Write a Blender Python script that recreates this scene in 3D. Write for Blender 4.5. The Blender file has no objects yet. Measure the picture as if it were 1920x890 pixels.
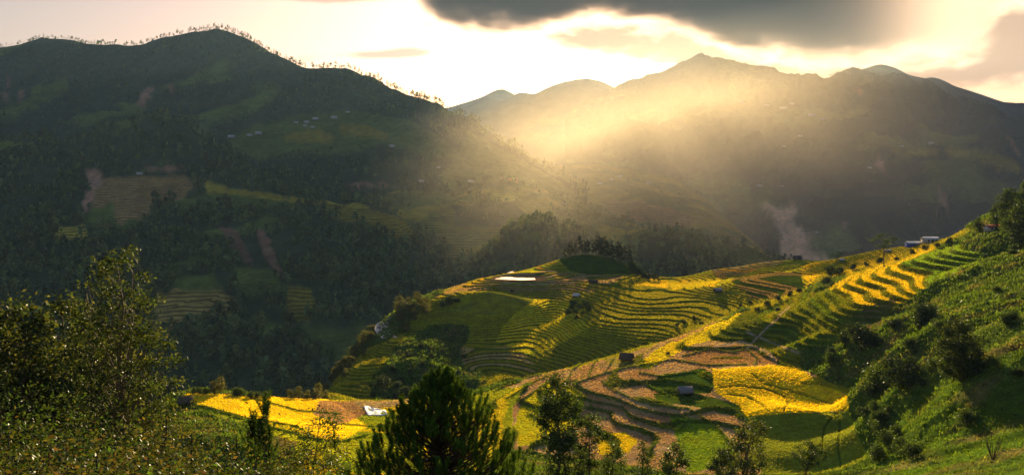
import bpy, math, random
import numpy as np
from mathutils import Vector

random.seed(7)
rng = np.random.default_rng(11)
S = bpy.context.scene
COL = S.collection
R = math.radians

# ------------------------------------------------------------------ camera
FPX, CU, HV = 1600.0, 960.0, 330.0          # focal length in photo pixels, principal column, eye-level row
cd = bpy.data.cameras.new('camera'); cam = bpy.data.objects.new('camera', cd); COL.objects.link(cam)
cd.sensor_width = 36.0; cd.lens = 36.0 * FPX / 1920.0
cd.shift_y = -(445.0 - HV) / 1920.0
cam.location = (0, 0, 0); cam.rotation_euler = (R(90), 0, 0)
cd.clip_start = 0.2; cd.clip_end = 60000
S.camera = cam

# ------------------------------------------------------------------ sun, sky, exposure
SUN_AZ, SUN_EL = 7.65, 8.0
sl = bpy.data.lights.new('sun', 'SUN'); so = bpy.data.objects.new('sun', sl); COL.objects.link(so)
sl.energy = 5.0; sl.angle = R(0.5); sl.color = (1.0, 0.78, 0.44)
sdir = Vector((math.sin(R(SUN_AZ)) * math.cos(R(SUN_EL)), math.cos(R(SUN_AZ)) * math.cos(R(SUN_EL)), math.sin(R(SUN_EL))))
so.rotation_euler = (-sdir).to_track_quat('-Z', 'Y').to_euler()
so.location = sdir * 3000

S.view_settings.view_transform = 'Standard'
S.view_settings.look = 'None'
S.view_settings.gamma = 1.0
S.view_settings.exposure = 2.2
S.view_settings.use_curve_mapping = False
S.cycles.use_denoising = True
S.cycles.max_bounces = 5
S.cycles.diffuse_bounces = 2
S.cycles.transmission_bounces = 2
S.cycles.transparent_max_bounces = 16
S.cycles.volume_bounces = 0

W = bpy.data.worlds.new('World'); S.world = W; W.use_nodes = True


class NG:
    """Small helper to write node graphs."""
    def __init__(self, tree):
        self.t = tree; self.n = tree.nodes; self.l = tree.links

    def node(self, kind, **kw):
        n = self.n.new(kind)
        for k, v in kw.items():
            setattr(n, k, v)
        return n

    def put(self, sock, v):
        if isinstance(v, bpy.types.NodeSocket):
            self.l.new(v, sock)
        elif v is not None:
            if isinstance(v, (tuple, list)) and len(v) == 3 and sock.type == 'RGBA':
                v = (*v, 1)
            sock.default_value = v

    def m(self, op, a, b=None, c=None, clamp=False):
        n = self.node('ShaderNodeMath', operation=op, use_clamp=clamp)
        for i, v in enumerate((a, b, c)):
            if v is not None:
                self.put(n.inputs[i], v)
        return n.outputs[0]

    def noise(self, vec, scale, detail=4.0, rough=0.55, dist=0.0):
        n = self.node('ShaderNodeTexNoise'); n.inputs['Scale'].default_value = scale
        n.inputs['Detail'].default_value = detail; n.inputs['Roughness'].default_value = rough
        n.inputs['Distortion'].default_value = dist
        if vec is not None: self.put(n.inputs['Vector'], vec)
        return n.outputs['Fac']

    def rng(self, v, a, b, c=0.0, d=1.0, smooth=True):
        n = self.node('ShaderNodeMapRange', interpolation_type='SMOOTHSTEP' if smooth else 'LINEAR')
        self.put(n.inputs[0], v)
        for i, x in enumerate((a, b, c, d)):
            self.put(n.inputs[i + 1], x)
        return n.outputs[0]

    def mix(self, f, a, b, blend='MIX'):
        n = self.node('ShaderNodeMix', data_type='RGBA', blend_type=blend)
        self.put(n.inputs[0], f); self.put(n.inputs[6], a); self.put(n.inputs[7], b)
        return n.outputs[2]


def build_sky():
    g = NG(W.node_tree); g.n.clear()
    sky = g.node('ShaderNodeTexSky', sky_type='NISHITA')
    sky.sun_disc = False; sky.sun_elevation = R(SUN_EL); sky.sun_rotation = R(SUN_AZ)
    sky.air_density = 1.0; sky.dust_density = 4.0; sky.ozone_density = 1.5; sky.altitude = 1200
    tc = g.node('ShaderNodeTexCoord')
    sp = g.node('ShaderNodeSeparateXYZ'); g.l.new(tc.outputs['Generated'], sp.inputs[0])
    x, y, z = sp.outputs
    yc = g.m('MAXIMUM', y, 0.12)
    a = g.m('DIVIDE', x, yc); e = g.m('DIVIDE', z, yc)          # tangent of azimuth and of elevation
    cv = g.node('ShaderNodeCombineXYZ'); g.put(cv.inputs[0], a); g.put(cv.inputs[1], g.m('MULTIPLY', e, 2.6)); cv.inputs[2].default_value = 3.7
    big = g.noise(cv.outputs[0], 5.0, 6, 0.58, 0.25)
    fine = g.noise(cv.outputs[0], 22.0, 6, 0.6, 0.1)
    nz = g.m('ADD', g.m('MULTIPLY', big, 0.75), g.m('MULTIPLY', fine, 0.25))

    def blob(u, v, ru, rv, w):
        du = g.m('DIVIDE', g.m('SUBTRACT', a, (u - CU) / FPX), ru / FPX)
        dv = g.m('DIVIDE', g.m('SUBTRACT', e, (HV - v) / FPX), rv / FPX)
        q = g.m('ADD', g.m('MULTIPLY', du, du), g.m('MULTIPLY', dv, dv))
        return g.m('MULTIPLY', g.m('EXPONENT', g.m('MULTIPLY', q, -1.0)), w)

    def cover(blobs):
        s = blobs[0]
        for b in blobs[1:]: s = g.m('ADD', s, b)
        return s
    front = g.rng(y, 0.05, 0.3)
    pale = cover([blob(1560, 80, 360, 75, 1.2), blob(1760, 100, 170, 45, 0.9), blob(1150, 60, 300, 50, 0.5), blob(1750, 60, 300, 110, 0.5)])
    wisp = cover([blob(715, 103, 90, 9, 0.85), blob(770, 96, 40, 9, 0.5), blob(600, -6, 110, 16, 1.0), blob(560, 112, 70, 16, 0.6), blob(200, -4, 180, 10, 0.6)])
    nz2 = g.m('SUBTRACT', nz, 0.5)
    pm = g.m('MULTIPLY', g.rng(g.m('ADD', pale, g.m('MULTIPLY', nz2, 2.0)), 0.30, 0.85), front)
    wm = g.m('MULTIPLY', g.rng(g.m('ADD', wisp, g.m('MULTIPLY', nz2, 2.2)), 0.40, 0.95), front)
    # sky radiance (already scaled)
    tint = g.mix(g.rng(z, 0.16, 0.6), (*SKY_LOW, 1), (*SKY_HIGH, 1))      # pink afterglow low down, cool blue overhead
    st = g.node('ShaderNodeMix', data_type='RGBA', blend_type='MULTIPLY'); st.inputs[0].default_value = 1.0
    g.l.new(sky.outputs[0], st.inputs[6]); g.l.new(tint, st.inputs[7])
    c = st.outputs[2]
    sc = lambda rgb: tuple(v / SKY_STRENGTH for v in rgb)
    c = g.mix(g.m('MULTIPLY', wm, 0.8), c, sc((0.17, 0.115, 0.09)))
    c = g.mix(g.m('MULTIPLY', pm, 0.93), c, sc((0.16, 0.105, 0.066)))
    bg = g.node('ShaderNodeBackground'); g.l.new(c, bg.inputs[0]); bg.inputs[1].default_value = SKY_STRENGTH
    out = g.node('ShaderNodeOutputWorld'); g.l.new(bg.outputs[0], out.inputs[0])


SKY_STRENGTH = 0.06
SKY_LOW, SKY_HIGH = (0.62, 0.43, 0.37), (0.56, 0.66, 0.90)
build_sky()
CLOUD_DENSITY = 0.008
S.cycles.volume_step_rate = 1.6; S.cycles.volume_max_steps = 256
HAZE_DENSITY, HAZE_G = 0.000034, 0.0
MIST_DENSITY, MIST_G = 0.00019, 0.5

# ------------------------------------------------------------------ small tools


def W3(u, v, d):
    return np.array([(u - CU) / FPX * d, d, (HV - v) / FPX * d])


def mesh_obj(name, verts, faces, mat=None, parent=None, smooth=False, cols=None, loops=None):
    """verts (n,3) array; faces either an (m,k) int array or a list of index lists."""
    me = bpy.data.meshes.new(name)
    verts = np.asarray(verts, dtype=np.float32)
    if isinstance(faces, np.ndarray):
        m, k = faces.shape
        me.vertices.add(len(verts)); me.vertices.foreach_set('co', verts.ravel())
        me.loops.add(m * k); me.loops.foreach_set('vertex_index', faces.ravel().astype(np.int32))
        me.polygons.add(m); me.polygons.foreach_set('loop_start', np.arange(0, m * k, k, dtype=np.int32))
        me.update(calc_edges=True)
    else:
        me.from_pydata([tuple(map(float, v)) for v in verts], [], [tuple(int(i) for i in f) for f in faces])
    if smooth:
        me.polygons.foreach_set('use_smooth', np.ones(len(me.polygons), dtype=bool))
    if cols is not None:
        for nm, arr in cols.items():
            at = me.color_attributes.new(nm, 'FLOAT_COLOR', 'POINT')
            a4 = np.ones((len(verts), 4), dtype=np.float32); a4[:, :3] = arr
            at.data.foreach_set('color', a4.ravel())
    if mat is not None: me.materials.append(mat)
    o = bpy.data.objects.new(name, me); COL.objects.link(o)
    if parent is not None: o.parent = parent
    return o


def tag(o, label=None, cat=None, group=None, kind=None):
    if label: o['label'] = label
    if cat: o['category'] = cat
    if group: o['group'] = group
    if kind: o['kind'] = kind
    return o


def empty(name, loc, rz=0.0, sc=1.0):
    o = bpy.data.objects.new(name, None); COL.objects.link(o)
    o.location = tuple(map(float, loc)); o.rotation_euler = (0, 0, rz); o.scale = (sc, sc, sc) if not isinstance(sc, tuple) else sc
    o.empty_display_size = 0.3
    return o


def dup(root, loc, rz=0.0, sc=1.0, label=None, group=None):
    r = root.copy(); COL.objects.link(r)
    r.location = tuple(map(float, loc)); r.rotation_euler = (0, 0, rz); r.scale = (sc, sc, sc) if not isinstance(sc, tuple) else sc
    if label: r['label'] = label
    if group: r['group'] = group
    for ch in list(root.children):
        c = ch.copy(); COL.objects.link(c); c.parent = r
        for gch in list(ch.children):
            d = gch.copy(); COL.objects.link(d); d.parent = c
    return r


# gradient noise, 2-D, vectorised
_perm = np.random.default_rng(5).permutation(512).astype(np.int64)
_ang = np.random.default_rng(6).random(512) * 2 * np.pi


def pnoise(x, y):
    xi = np.floor(x).astype(np.int64); yi = np.floor(y).astype(np.int64)
    xf = x - xi; yf = y - yi
    u = xf * xf * xf * (xf * (xf * 6 - 15) + 10); v = yf * yf * yf * (yf * (yf * 6 - 15) + 10)

    def gr(ix, iy, dx, dy):
        h = _perm[(_perm[ix & 511] + iy) & 511]
        return np.cos(_ang[h]) * dx + np.sin(_ang[h]) * dy
    n00 = gr(xi, yi, xf, yf); n10 = gr(xi + 1, yi, xf - 1, yf)
    n01 = gr(xi, yi + 1, xf, yf - 1); n11 = gr(xi + 1, yi + 1, xf - 1, yf - 1)
    return (n00 * (1 - u) + n10 * u) * (1 - v) + (n01 * (1 - u) + n11 * u) * v


def fbm(x, y, octv=5, gain=0.5, ridged=False):
    s = 0.0; a = 1.0; f = 1.0
    for _ in range(octv):
        n = pnoise(x * f + 17.3 * f, y * f - 9.1 * f)
        if ridged: n = 0.5 - 2 * np.abs(n)
        s = s + a * n; a *= gain; f *= 2.03
    return s


def inpoly(u, v, poly):
    p = np.asarray(poly, float); n = len(p); c = np.zeros(u.shape, bool); j = n - 1
    for i in range(n):
        xi, yi = p[i]; xj, yj = p[j]
        k = ((yi > v) != (yj > v)) & (u < (xj - xi) * (v - yi) / (yj - yi + 1e-9) + xi)
        c ^= k; j = i
    return c


def interp_smooth(x, xs, ys):
    """Monotone cubic through knots (Fritsch-Carlson slopes)."""
    xs = np.asarray(xs, float); ys = np.asarray(ys, float)
    h = np.diff(xs); dl = np.diff(ys) / h; m = np.zeros_like(ys)
    m[1:-1] = np.where(dl[:-1] * dl[1:] > 0, 2 * dl[:-1] * dl[1:] / (dl[:-1] + dl[1:] + 1e-12), 0)
    m[0], m[-1] = dl[0], dl[-1]
    k = np.clip(np.searchsorted(xs, x) - 1, 0, len(h) - 1)
    t = np.clip((x - xs[k]) / h[k], 0, 1); hh = h[k]
    return ((1 + 2 * t) * (1 - t) ** 2) * ys[k] + t * (1 - t) ** 2 * hh * m[k] + t * t * (3 - 2 * t) * ys[k + 1] + t * t * (t - 1) * hh * m[k + 1]


class Surf:
    """A height sheet: columns along rays of constant azimuth, rows going away."""
    def __init__(self, us, D, Z):
        self.us, self.D, self.Z = us, D, Z
        self.X = (us[:, None] - CU) / FPX * D

    @property
    def U(self): return np.broadcast_to(self.us[:, None], self.D.shape)

    @property
    def V(self): return HV - FPX * self.Z / self.D

    def col(self, u):
        return int(np.clip(np.searchsorted(self.us, u), 1, len(self.us) - 1))

    def z(self, u, d):
        j = self.col(u); t = (u - self.us[j - 1]) / (self.us[j] - self.us[j - 1])
        t = min(max(t, 0), 1)
        return (1 - t) * np.interp(d, self.D[j - 1], self.Z[j - 1]) + t * np.interp(d, self.D[j], self.Z[j])

    def zxy(self, x, y):
        return self.z(CU + FPX * x / y, y)

    def px(self, u, v, dmin=0.0):
        """First point of the ground met by the sight line through photo pixel (u, v)."""
        j = self.col(u); D = self.D[j]; V = HV - FPX * self.Z[j] / D
        ok = np.where((V <= v) & (D > dmin))[0]
        k = ok[0] if len(ok) else int(np.argmin(V + (D < dmin) * 1e6))
        d = D[k]
        if 0 < k and V[k - 1] > v > V[k]:
            d = D[k - 1] + (D[k] - D[k - 1]) * (V[k - 1] - v) / (V[k - 1] - V[k])
        return np.array([(u - CU) / FPX * d, d, np.interp(d, D, self.Z[j])])

    def build(self, name, mat, cols, smooth=True):
        nu, nd = self.D.shape
        v = np.stack([self.X, self.D, self.Z], -1).reshape(-1, 3)
        i = np.arange(nu - 1)[:, None] * nd + np.arange(nd - 1)[None, :]
        f = np.stack([i, i + nd, i + nd + 1, i + 1], -1).reshape(-1, 4)
        o = mesh_obj(name, v, f, mat, smooth=smooth, cols={k: a.reshape(-1, 3) for k, a in cols.items()})
        tag(o, kind='structure')
        return o
# ------------------------------------------------------------------ land materials


def land_material(name, near=True):
    m = bpy.data.materials.new(name); m.use_nodes = True
    g = NG(m.node_tree); g.n.clear()
    at = g.node('ShaderNodeAttribute', attribute_name='cover')
    geo = g.node('ShaderNodeNewGeometry')
    pos = geo.outputs['Position']
    if near:
        a = g.noise(pos, 2.6, 5, 0.7); b = g.noise(pos, 0.22, 4, 0.6); c = g.noise(pos, 0.9, 3, 0.6)
        f = g.m('MULTIPLY', g.rng(a, 0.25, 0.75, 0.55, 1.4, False), g.rng(b, 0.3, 0.7, 0.72, 1.25, False))
        f = g.m('MULTIPLY', f, g.rng(c, 0.3, 0.7, 0.75, 1.22, False))
        hs = g.node('ShaderNodeHueSaturation'); hs.inputs['Value'].default_value = 1.0
        g.put(hs.inputs['Hue'], g.rng(b, 0.3, 0.7, 0.488, 0.512, False))
    else:
        a = g.noise(pos, 0.085, 6, 0.7); b = g.noise(pos, 0.012, 5, 0.6)
        f = g.m('MULTIPLY', g.rng(a, 0.3, 0.7, 0.6, 1.4, False), g.rng(b, 0.3, 0.7, 0.7, 1.3, False))
        # crop and earth bands that follow the contours where the land is terraced
        tr = g.node('ShaderNodeAttribute', attribute_name='bands')
        sep = g.node('ShaderNodeSeparateXYZ'); g.l.new(pos, sep.inputs[0])
        wob = g.noise(pos, 0.02, 3, 0.5)
        ts = g.node('ShaderNodeSeparateColor'); g.l.new(tr.outputs['Color'], ts.inputs[0])
        ph = g.m('FRACT', g.m('ADD', g.m('MULTIPLY', sep.outputs[2], 0.42), g.m('MULTIPLY', wob, 2.0)))
        band = g.m('MULTIPLY', g.rng(ph, 0.45, 0.62), g.rng(ph, 1.0, 0.85))
        f = g.m('MULTIPLY', f, g.m('SUBTRACT', 1.0, g.m('MULTIPLY', band, g.m('MULTIPLY', ts.outputs[0], 0.72))))
        hs = g.node('ShaderNodeHueSaturation')
    g.l.new(at.outputs['Color'], hs.inputs['Color'])
    col = g.mix(1.0, hs.outputs[0], f, 'MULTIPLY')
    p = g.node('ShaderNodeBsdfPrincipled'); g.l.new(col, p.inputs['Base Color'])
    p.inputs['Roughness'].default_value = 0.95; p.inputs['Specular IOR Level'].default_value = 0.0
    bp = g.node('ShaderNodeBump'); bp.inputs['Strength'].default_value = 0.5 if near else 0.7
    bp.inputs['Distance'].default_value = 0.25 if near else 6.0
    g.l.new(a, bp.inputs['Height']); g.l.new(bp.outputs[0], p.inputs['Normal'])
    o = g.node('ShaderNodeOutputMaterial'); g.l.new(p.outputs[0], o.inputs[0])
    return m


M_NEAR = land_material('planted_ground', True)
M_FAR = land_material('hill_ground', False)

# crop and ground colours (reflectance)
GOLD = np.array((0.66, 0.45, 0.006)); LEMON = np.array((0.44, 0.41, 0.008)); OLIVE = np.array((0.24, 0.21, 0.006)); GREEN = np.array((0.13, 0.20, 0.008))
DKGREEN = np.array((0.055, 0.080, 0.006)); STUBBLE = np.array((0.42, 0.28, 0.12)); EARTH = np.array((0.34, 0.18, 0.07)); SCRUB = np.array((0.045, 0.070, 0.012))
GRASS = np.array((0.062, 0.105, 0.007)); RISER = np.array((0.085, 0.092, 0.005)); ORANGE = np.array((0.52, 0.27, 0.018)); DRYFIELD = np.array((0.17, 0.155, 0.018))

# ------------------------------------------------------------------ the near hillside: terraced spur, fields, right slope
pts = []


def C(z, *uv):                      # a contour traced along the slope, all at one height
    for u, v in uv: pts.append((u, z, FPX * -z / (v - HV)))


def Dp(*uvd):                       # single points: photo column, row, distance
    for u, v, d in uvd: pts.append((u, (HV - v) / FPX * d, d))


def Zp(*uzd):
    for u, z, d in uzd: pts.append((u, z, d))


# slope the camera stands on
for u in (-900, -200, 500, 960, 1400, 1900, 2700):
    k = (u - 960) / 1000.0
    Zp((u, -2.2 + 0.4 * k, 5), (u, -8 + 1.2 * k, 16), (u, -13 + 2.2 * k, 30))
Zp((-700, -27, 70), (-300, -25, 60), (100, -22, 50), (0, -42, 100), (350, -30, 80), (600, -33, 88), (960, -34, 90), (1300, -36, 92), (1500, -36, 95), (960, -43, 120), (1250, -45, 124), (1450, -45, 126),
   (450, -43, 122), (700, -43, 120), (-600, -70, 190), (0, -75, 190), (200, -72, 210), (340, -78, 245), (480, -86, 260), (560, -84, 262), (-500, -100, 300), (0, -105, 300), (300, -108, 320), (560, -100, 300))
# left fields and their lip
Dp((340, 735, 200), (420, 738, 208), (500, 743, 214), (600, 748, 222), (560, 785, 188), (450, 770, 180), (640, 850, 141), (570, 875, 128), (450, 830, 132), (420, 800, 150),
   (640, 775, 204), (700, 772, 205), (700, 753, 230), (780, 748, 238), (850, 744, 244), (930, 728, 250), (1000, 706, 250), (1070, 690, 250), (1140, 672, 252), (1200, 652, 264),
   (1250, 638, 276), (1300, 623, 288), (1350, 600, 306), (1400, 580, 326), (1440, 566, 342), (760, 800, 178), (850, 800, 175), (700, 850, 146), (850, 850, 146))
# brown paddies on the shoulder
C(-52.0, (1129, 714), (1140, 726), (1195, 752), (1274, 768)); C(-52.7, (1077, 725), (1117, 740), (1168, 755), (1213, 771), (1253, 778))
C(-53.4, (1165, 762), (1183, 784), (1229, 799), (1271, 808)); C(-54.1, (1159, 795), (1201, 803), (1229, 814), (1222, 842)); C(-55, (1000, 790), (1060, 800), (1120, 830), (1100, 870), (980, 850))
C(-51.4, (1200, 700), (1260, 690), (1330, 690)); C(-51.2, (1290, 650), (1380, 648), (1455, 672), (1400, 678))
C(-50.6, (1350, 692), (1440, 688), (1520, 690), (1590, 740), (1540, 770)); C(-51.2, (1345, 720), (1400, 722), (1460, 755), (1440, 775)); C(-51.9, (1350, 745), (1400, 760))
C(-52.4, (1440, 790), (1560, 780), (1610, 800), (1480, 850), (1600, 870), (1550, 895)); C(-53.4, (1290, 790), (1350, 800), (1370, 840), (1290, 880), (1340, 885))
C(-52.5, (1230, 735), (1310, 745), (1380, 770))
# right slope, scrub
Dp((1650, 760, 160), (1700, 700, 158), (1800, 700, 132), (1900, 700, 115), (1900, 600, 158), (1800, 640, 166), (1700, 640, 192), (1620, 645, 214), (1550, 645, 238), (1640, 690, 184),
   (1750, 850, 106), (1900, 850, 86), (1650, 850, 138), (1850, 780, 112), (1500, 640, 252), (1470, 620, 268))
Dp((1900, 500, 230), (1900, 430, 300), (1920, 365, 365), (1840, 500, 268), (1780, 560, 220), (1700, 590, 232), (1640, 600, 244))
Zp((2200, -22, 110), (2300, -14, 180), (2200, -8, 280), (2150, 10, 360), (2600, 6, 300), (2600, -6, 150), (2700, 20, 420))
# strip terraces climbing to the right, hedge and the ridge behind them
C(-39.0, (1553, 542), (1575, 560), (1606, 580)); C(-36.4, (1600, 522), (1640, 545), (1665, 560)); C(-33.6, (1655, 505), (1700, 535), (1720, 548)); C(-30.4, (1710, 488), (1760, 515)); C(-26.4, (1790, 462), (1838, 490))
C(-47.5, (1445, 585), (1450, 610), (1490, 645)); C(-44.8, (1500, 560), (1505, 595), (1545, 630)); C(-42, (1530, 555), (1545, 590), (1600, 620))
Dp((1640, 470, 432), (1700, 461, 424), (1750, 451, 414), (1830, 431, 392), (1880, 402, 385), (1600, 505, 372), (1680, 490, 368), (1560, 487, 470), (1480, 486, 492), (1400, 496, 488), (1340, 505, 478), (1262, 526, 466))
C(-49.5, (1400, 522), (1440, 512), (1500, 505)); C(-50.8, (1380, 535), (1420, 545), (1450, 560)); C(-48.6, (1500, 538), (1530, 515)); C(-46, (1520, 495), (1560, 500)); C(-53.4, (1330, 530), (1400, 520))
# the spur: contours of its right lobe, hollow and left lobe
C(-55.0, (1130, 536), (1170, 547), (1230, 551), (1300, 554), (1350, 562), (1390, 580)); C(-56.2, (1110, 548), (1150, 566), (1200, 574), (1260, 574), (1340, 586), (1360, 592))
C(-57.5, (1085, 556), (1105, 563), (1140, 580), (1200, 590), (1260, 590), (1310, 604)); C(-60.5, (860, 586), (900, 593), (960, 587), (1000, 579), (1038, 573), (1060, 592), (1085, 612), (1130, 624), (1200, 634), (1255, 641))
C(-64.0, (840, 610), (880, 618), (940, 614), (980, 606), (1030, 603), (1050, 626), (1075, 644), (1120, 654)); C(-67.0, (860, 650), (940, 650), (985, 643), (1010, 652), (1030, 668), (1075, 684)); C(-70.0, (900, 690), (960, 692), (1000, 702))
C(-67.5, (642, 702), (670, 715), (700, 727)); C(-69, (615, 730), (640, 742), (670, 748)); C(-66, (690, 655), (720, 668), (770, 690)); C(-65, (760, 628), (800, 640), (840, 645)); C(-69, (760, 715), (830, 715), (880, 705))
Zp((760, -70.5, 266), (850, -71, 270), (930, -72, 276), (1000, -68.5, 280), (1070, -65.5, 284), (1140, -62.5, 288), (1200, -60.5, 296), (1250, -59, 304), (1300, -57, 316), (1350, -55.5, 330))
Dp((930, 547, 400), (880, 550, 396), (980, 560, 396), (850, 566, 392), (820, 560, 392), (1000, 562, 406), (1050, 560, 412), (930, 556, 412), (870, 545, 412), (1060, 540, 432), (1110, 528, 444), (960, 524, 445), (1005, 524, 445), (930, 518, 452), (900, 522, 452), (850, 538, 432), (800, 557, 405),
   (965, 509, 472), (1050, 485, 505), (1110, 479, 512), (1160, 490, 505), (1110, 512, 474), (1060, 508, 474), (1190, 512, 480), (1230, 528, 458), (1215, 531, 448), (1185, 522, 462),
   (770, 572, 396), (735, 590, 386), (712, 612, 372), (740, 626, 348), (690, 640, 345), (650, 692, 296), (600, 745, 262))
for u, v, d in ((600, 745, 262), (650, 690, 298), (690, 638, 348), (712, 608, 376), (735, 588, 390), (770, 570, 400), (800, 556, 412), (850, 536, 440), (900, 520, 462), (965, 505, 484), (1050, 484, 515), (1130, 484, 520), (1190, 510, 492),
                (1262, 524, 478), (1340, 504, 490), (1400, 495, 498), (1480, 485, 505), (1560, 486, 490), (1640, 469, 450), (1700, 460, 440), (1750, 450, 430), (1830, 430, 405), (1880, 400, 398), (1920, 355, 385)):
    z = (HV - v) / FPX * d
    Zp((u - 8, z - 16, d + 40), (u - 14, z - 48, d + 110))
pts = np.array(pts)
PX = (pts[:, 0] - CU) / FPX * pts[:, 2] / 100; PY = pts[:, 2] / 100; PZ = pts[:, 1]


def tps_fit(x, y, z, lam=2e-4):
    n = len(x)
    r2 = (x[:, None] - x) ** 2 + (y[:, None] - y) ** 2
    K = np.where(r2 > 0, 0.5 * r2 * np.log(r2 + 1e-20), 0) + lam * np.eye(n)
    Pm = np.stack([np.ones(n), x, y], 1)
    A = np.zeros((n + 3, n + 3)); A[:n, :n] = K; A[:n, n:] = Pm; A[n:, :n] = Pm.T
    return np.linalg.solve(A, np.concatenate([z, np.zeros(3)]))


def tps_eval(w, x, y, qx, qy):
    out = np.empty(qx.shape)
    n = len(x)
    for s in range(0, qx.size, 60000):
        a, b = qx.ravel()[s:s + 60000], qy.ravel()[s:s + 60000]
        r2 = (a[:, None] - x) ** 2 + (b[:, None] - y) ** 2 + 1e-20
        out.ravel()[s:s + 60000] = (0.5 * r2 * np.log(r2)) @ w[:n] + w[n] + w[n + 1] * a + w[n + 2] * b
    return out


tw = tps_fit(PX, PY, PZ)
# coarse evaluation, then refined on the fine grid
cu_ = np.concatenate([np.arange(-900, -60, 40), np.arange(-60, 1990, 10), np.arange(1990, 2700, 40)]).astype(float)
cd_ = np.concatenate([np.geomspace(4, 60, 20), np.linspace(64, 260, 66), np.linspace(263, 530, 92), np.linspace(540, 640, 8)])
cZ = tps_eval(tw, PX, PY, (cu_[:, None] - CU) / FPX * cd_ / 100, np.broadcast_to(cd_, (len(cu_), len(cd_))) / 100)
nu_ = np.concatenate([np.arange(-900, -60, 20), np.arange(-60, 1985, 2.0), np.arange(1985, 2690, 20)]).astype(float)
nd_ = np.concatenate([np.geomspace(4, 58, 40), np.linspace(60, 112, 60), np.linspace(112.6, 262, 300), np.linspace(262.5, 520, 520), np.linspace(524, 640, 22)])
iu = np.clip(np.searchsorted(cu_, nu_) - 1, 0, len(cu_) - 2); fu = ((nu_ - cu_[iu]) / (cu_[iu + 1] - cu_[iu]))[:, None]
Zu = cZ[iu] * (1 - fu) + cZ[iu + 1] * fu
idd = np.clip(np.searchsorted(cd_, nd_) - 1, 0, len(cd_) - 2); fd = ((nd_ - cd_[idd]) / (cd_[idd + 1] - cd_[idd]))[None, :]
Z0 = Zu[:, idd] * (1 - fd) + Zu[:, idd + 1] * fd
ND = np.broadcast_to(nd_, Z0.shape).copy()
near = Surf(nu_, ND, Z0)
NX, NY = near.X, near.D
calm = 1 - 0.85 * np.clip((near.U - 1440) / 60, 0, 1) * np.clip((NY - 200) / 30, 0, 1) * np.clip((350 - NY) / 30, 0, 1)
Z0 = Z0 + calm * (0.22 * fbm(NX / 18, NY / 18, 2) + 0.5 * fbm(NX / 45 + 9, NY / 45, 2))
NU = near.U; NV = HV - FPX * Z0 / ND

P_SPUR = [(590, 760), (640, 695), (690, 655), (742, 628), (800, 565), (850, 530), (1000, 485), (1070, 470), (1190, 500), (1260, 515), (1340, 495), (1500, 470), (1640, 462), (1800, 425), (1830, 432), (1690, 500), (1600, 520), (1545, 525), (1500, 552), (1450, 575), (1400, 580), (1350, 600), (1250, 638), (1140, 672), (1070, 690), (1000, 706), (930, 726), (860, 742), (700, 752)]
P_SCRUB1 = [(712, 742), (692, 722), (725, 675), (745, 650), (800, 612), (842, 606), (880, 612), (878, 640), (862, 660), (868, 690), (905, 700), (890, 730), (850, 745)]
P_MOUND = [(850, 582), (838, 568), (870, 552), (920, 544), (970, 549), (1005, 560), (985, 572), (960, 584), (900, 590)]
P_DOME = [(1046, 486), (1050, 470), (1190, 470), (1210, 512), (1180, 513), (1120, 516), (1070, 508)]
P_FRONT = [(960, 760), (1000, 715), (940, 728), (1000, 704), (1070, 690), (1140, 672), (1250, 638), (1340, 604), (1400, 582), (1440, 570), (1500, 660), (1500, 690), (1590, 730), (1590, 770), (1640, 890), (1290, 890), (1180, 870), (960, 840)]
P_STRIPS = [(1420, 585), (1500, 550), (1550, 540), (1620, 505), (1720, 480), (1800, 455), (1845, 486), (1750, 530), (1700, 560), (1660, 590), (1640, 630), (1560, 648), (1480, 655), (1440, 620)]
P_LEFT = [(340, 736), (600, 748), (860, 746), (930, 730), (985, 716), (965, 760), (965, 830), (880, 890), (560, 890), (480, 800), (380, 770)]
jig = 5 * fbm(NU / 40, NV / 30, 3)
JU, JV = NU + jig, NV + 0.6 * jig
far_enough = (NY > 118)
in_ = lambda p: inpoly(JU, JV, p) & far_enough
spur = in_(P_SPUR) & (NY > 240); scrub1 = in_(P_SCRUB1) & (NY > 256); mound = in_(P_MOUND) & (NY > 350); dome = in_(P_DOME) & (NY > 460)
front = in_(P_FRONT) & (NY < 345); strips = in_(P_STRIPS) & (NY > 215) & (NY < 345); left = in_(P_LEFT) & (NY < 250)
spur &= ~(scrub1 | mound | dome | front | strips)
front &= ~strips; left &= ~front


def blur(a, n):
    a = a.astype(float)
    for _ in range(n):
        b = a.copy(); b[1:-1] = (a[:-2] + a[1:-1] + a[2:]) / 3
        a = b.copy(); a[:, 1:-1] = (b[:, :-2] + b[:, 1:-1] + b[:, 2:]) / 3
    return a


def terrace(Z, h, r, off=0.0):
    q = (Z + off) / h; k = np.floor(q); f = q - k
    t = np.clip((f - (1 - r)) / r, 0, 1); s = t * t * (3 - 2 * t)
    ris = np.clip(np.minimum((f - (1 - r) + 0.05) / 0.08, 1), 0, 1)
    return h * (k + s + 0.10 * np.clip(f / (1 - r), 0, 1) * (1 - t)) - off, ris, k.astype(int)


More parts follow.
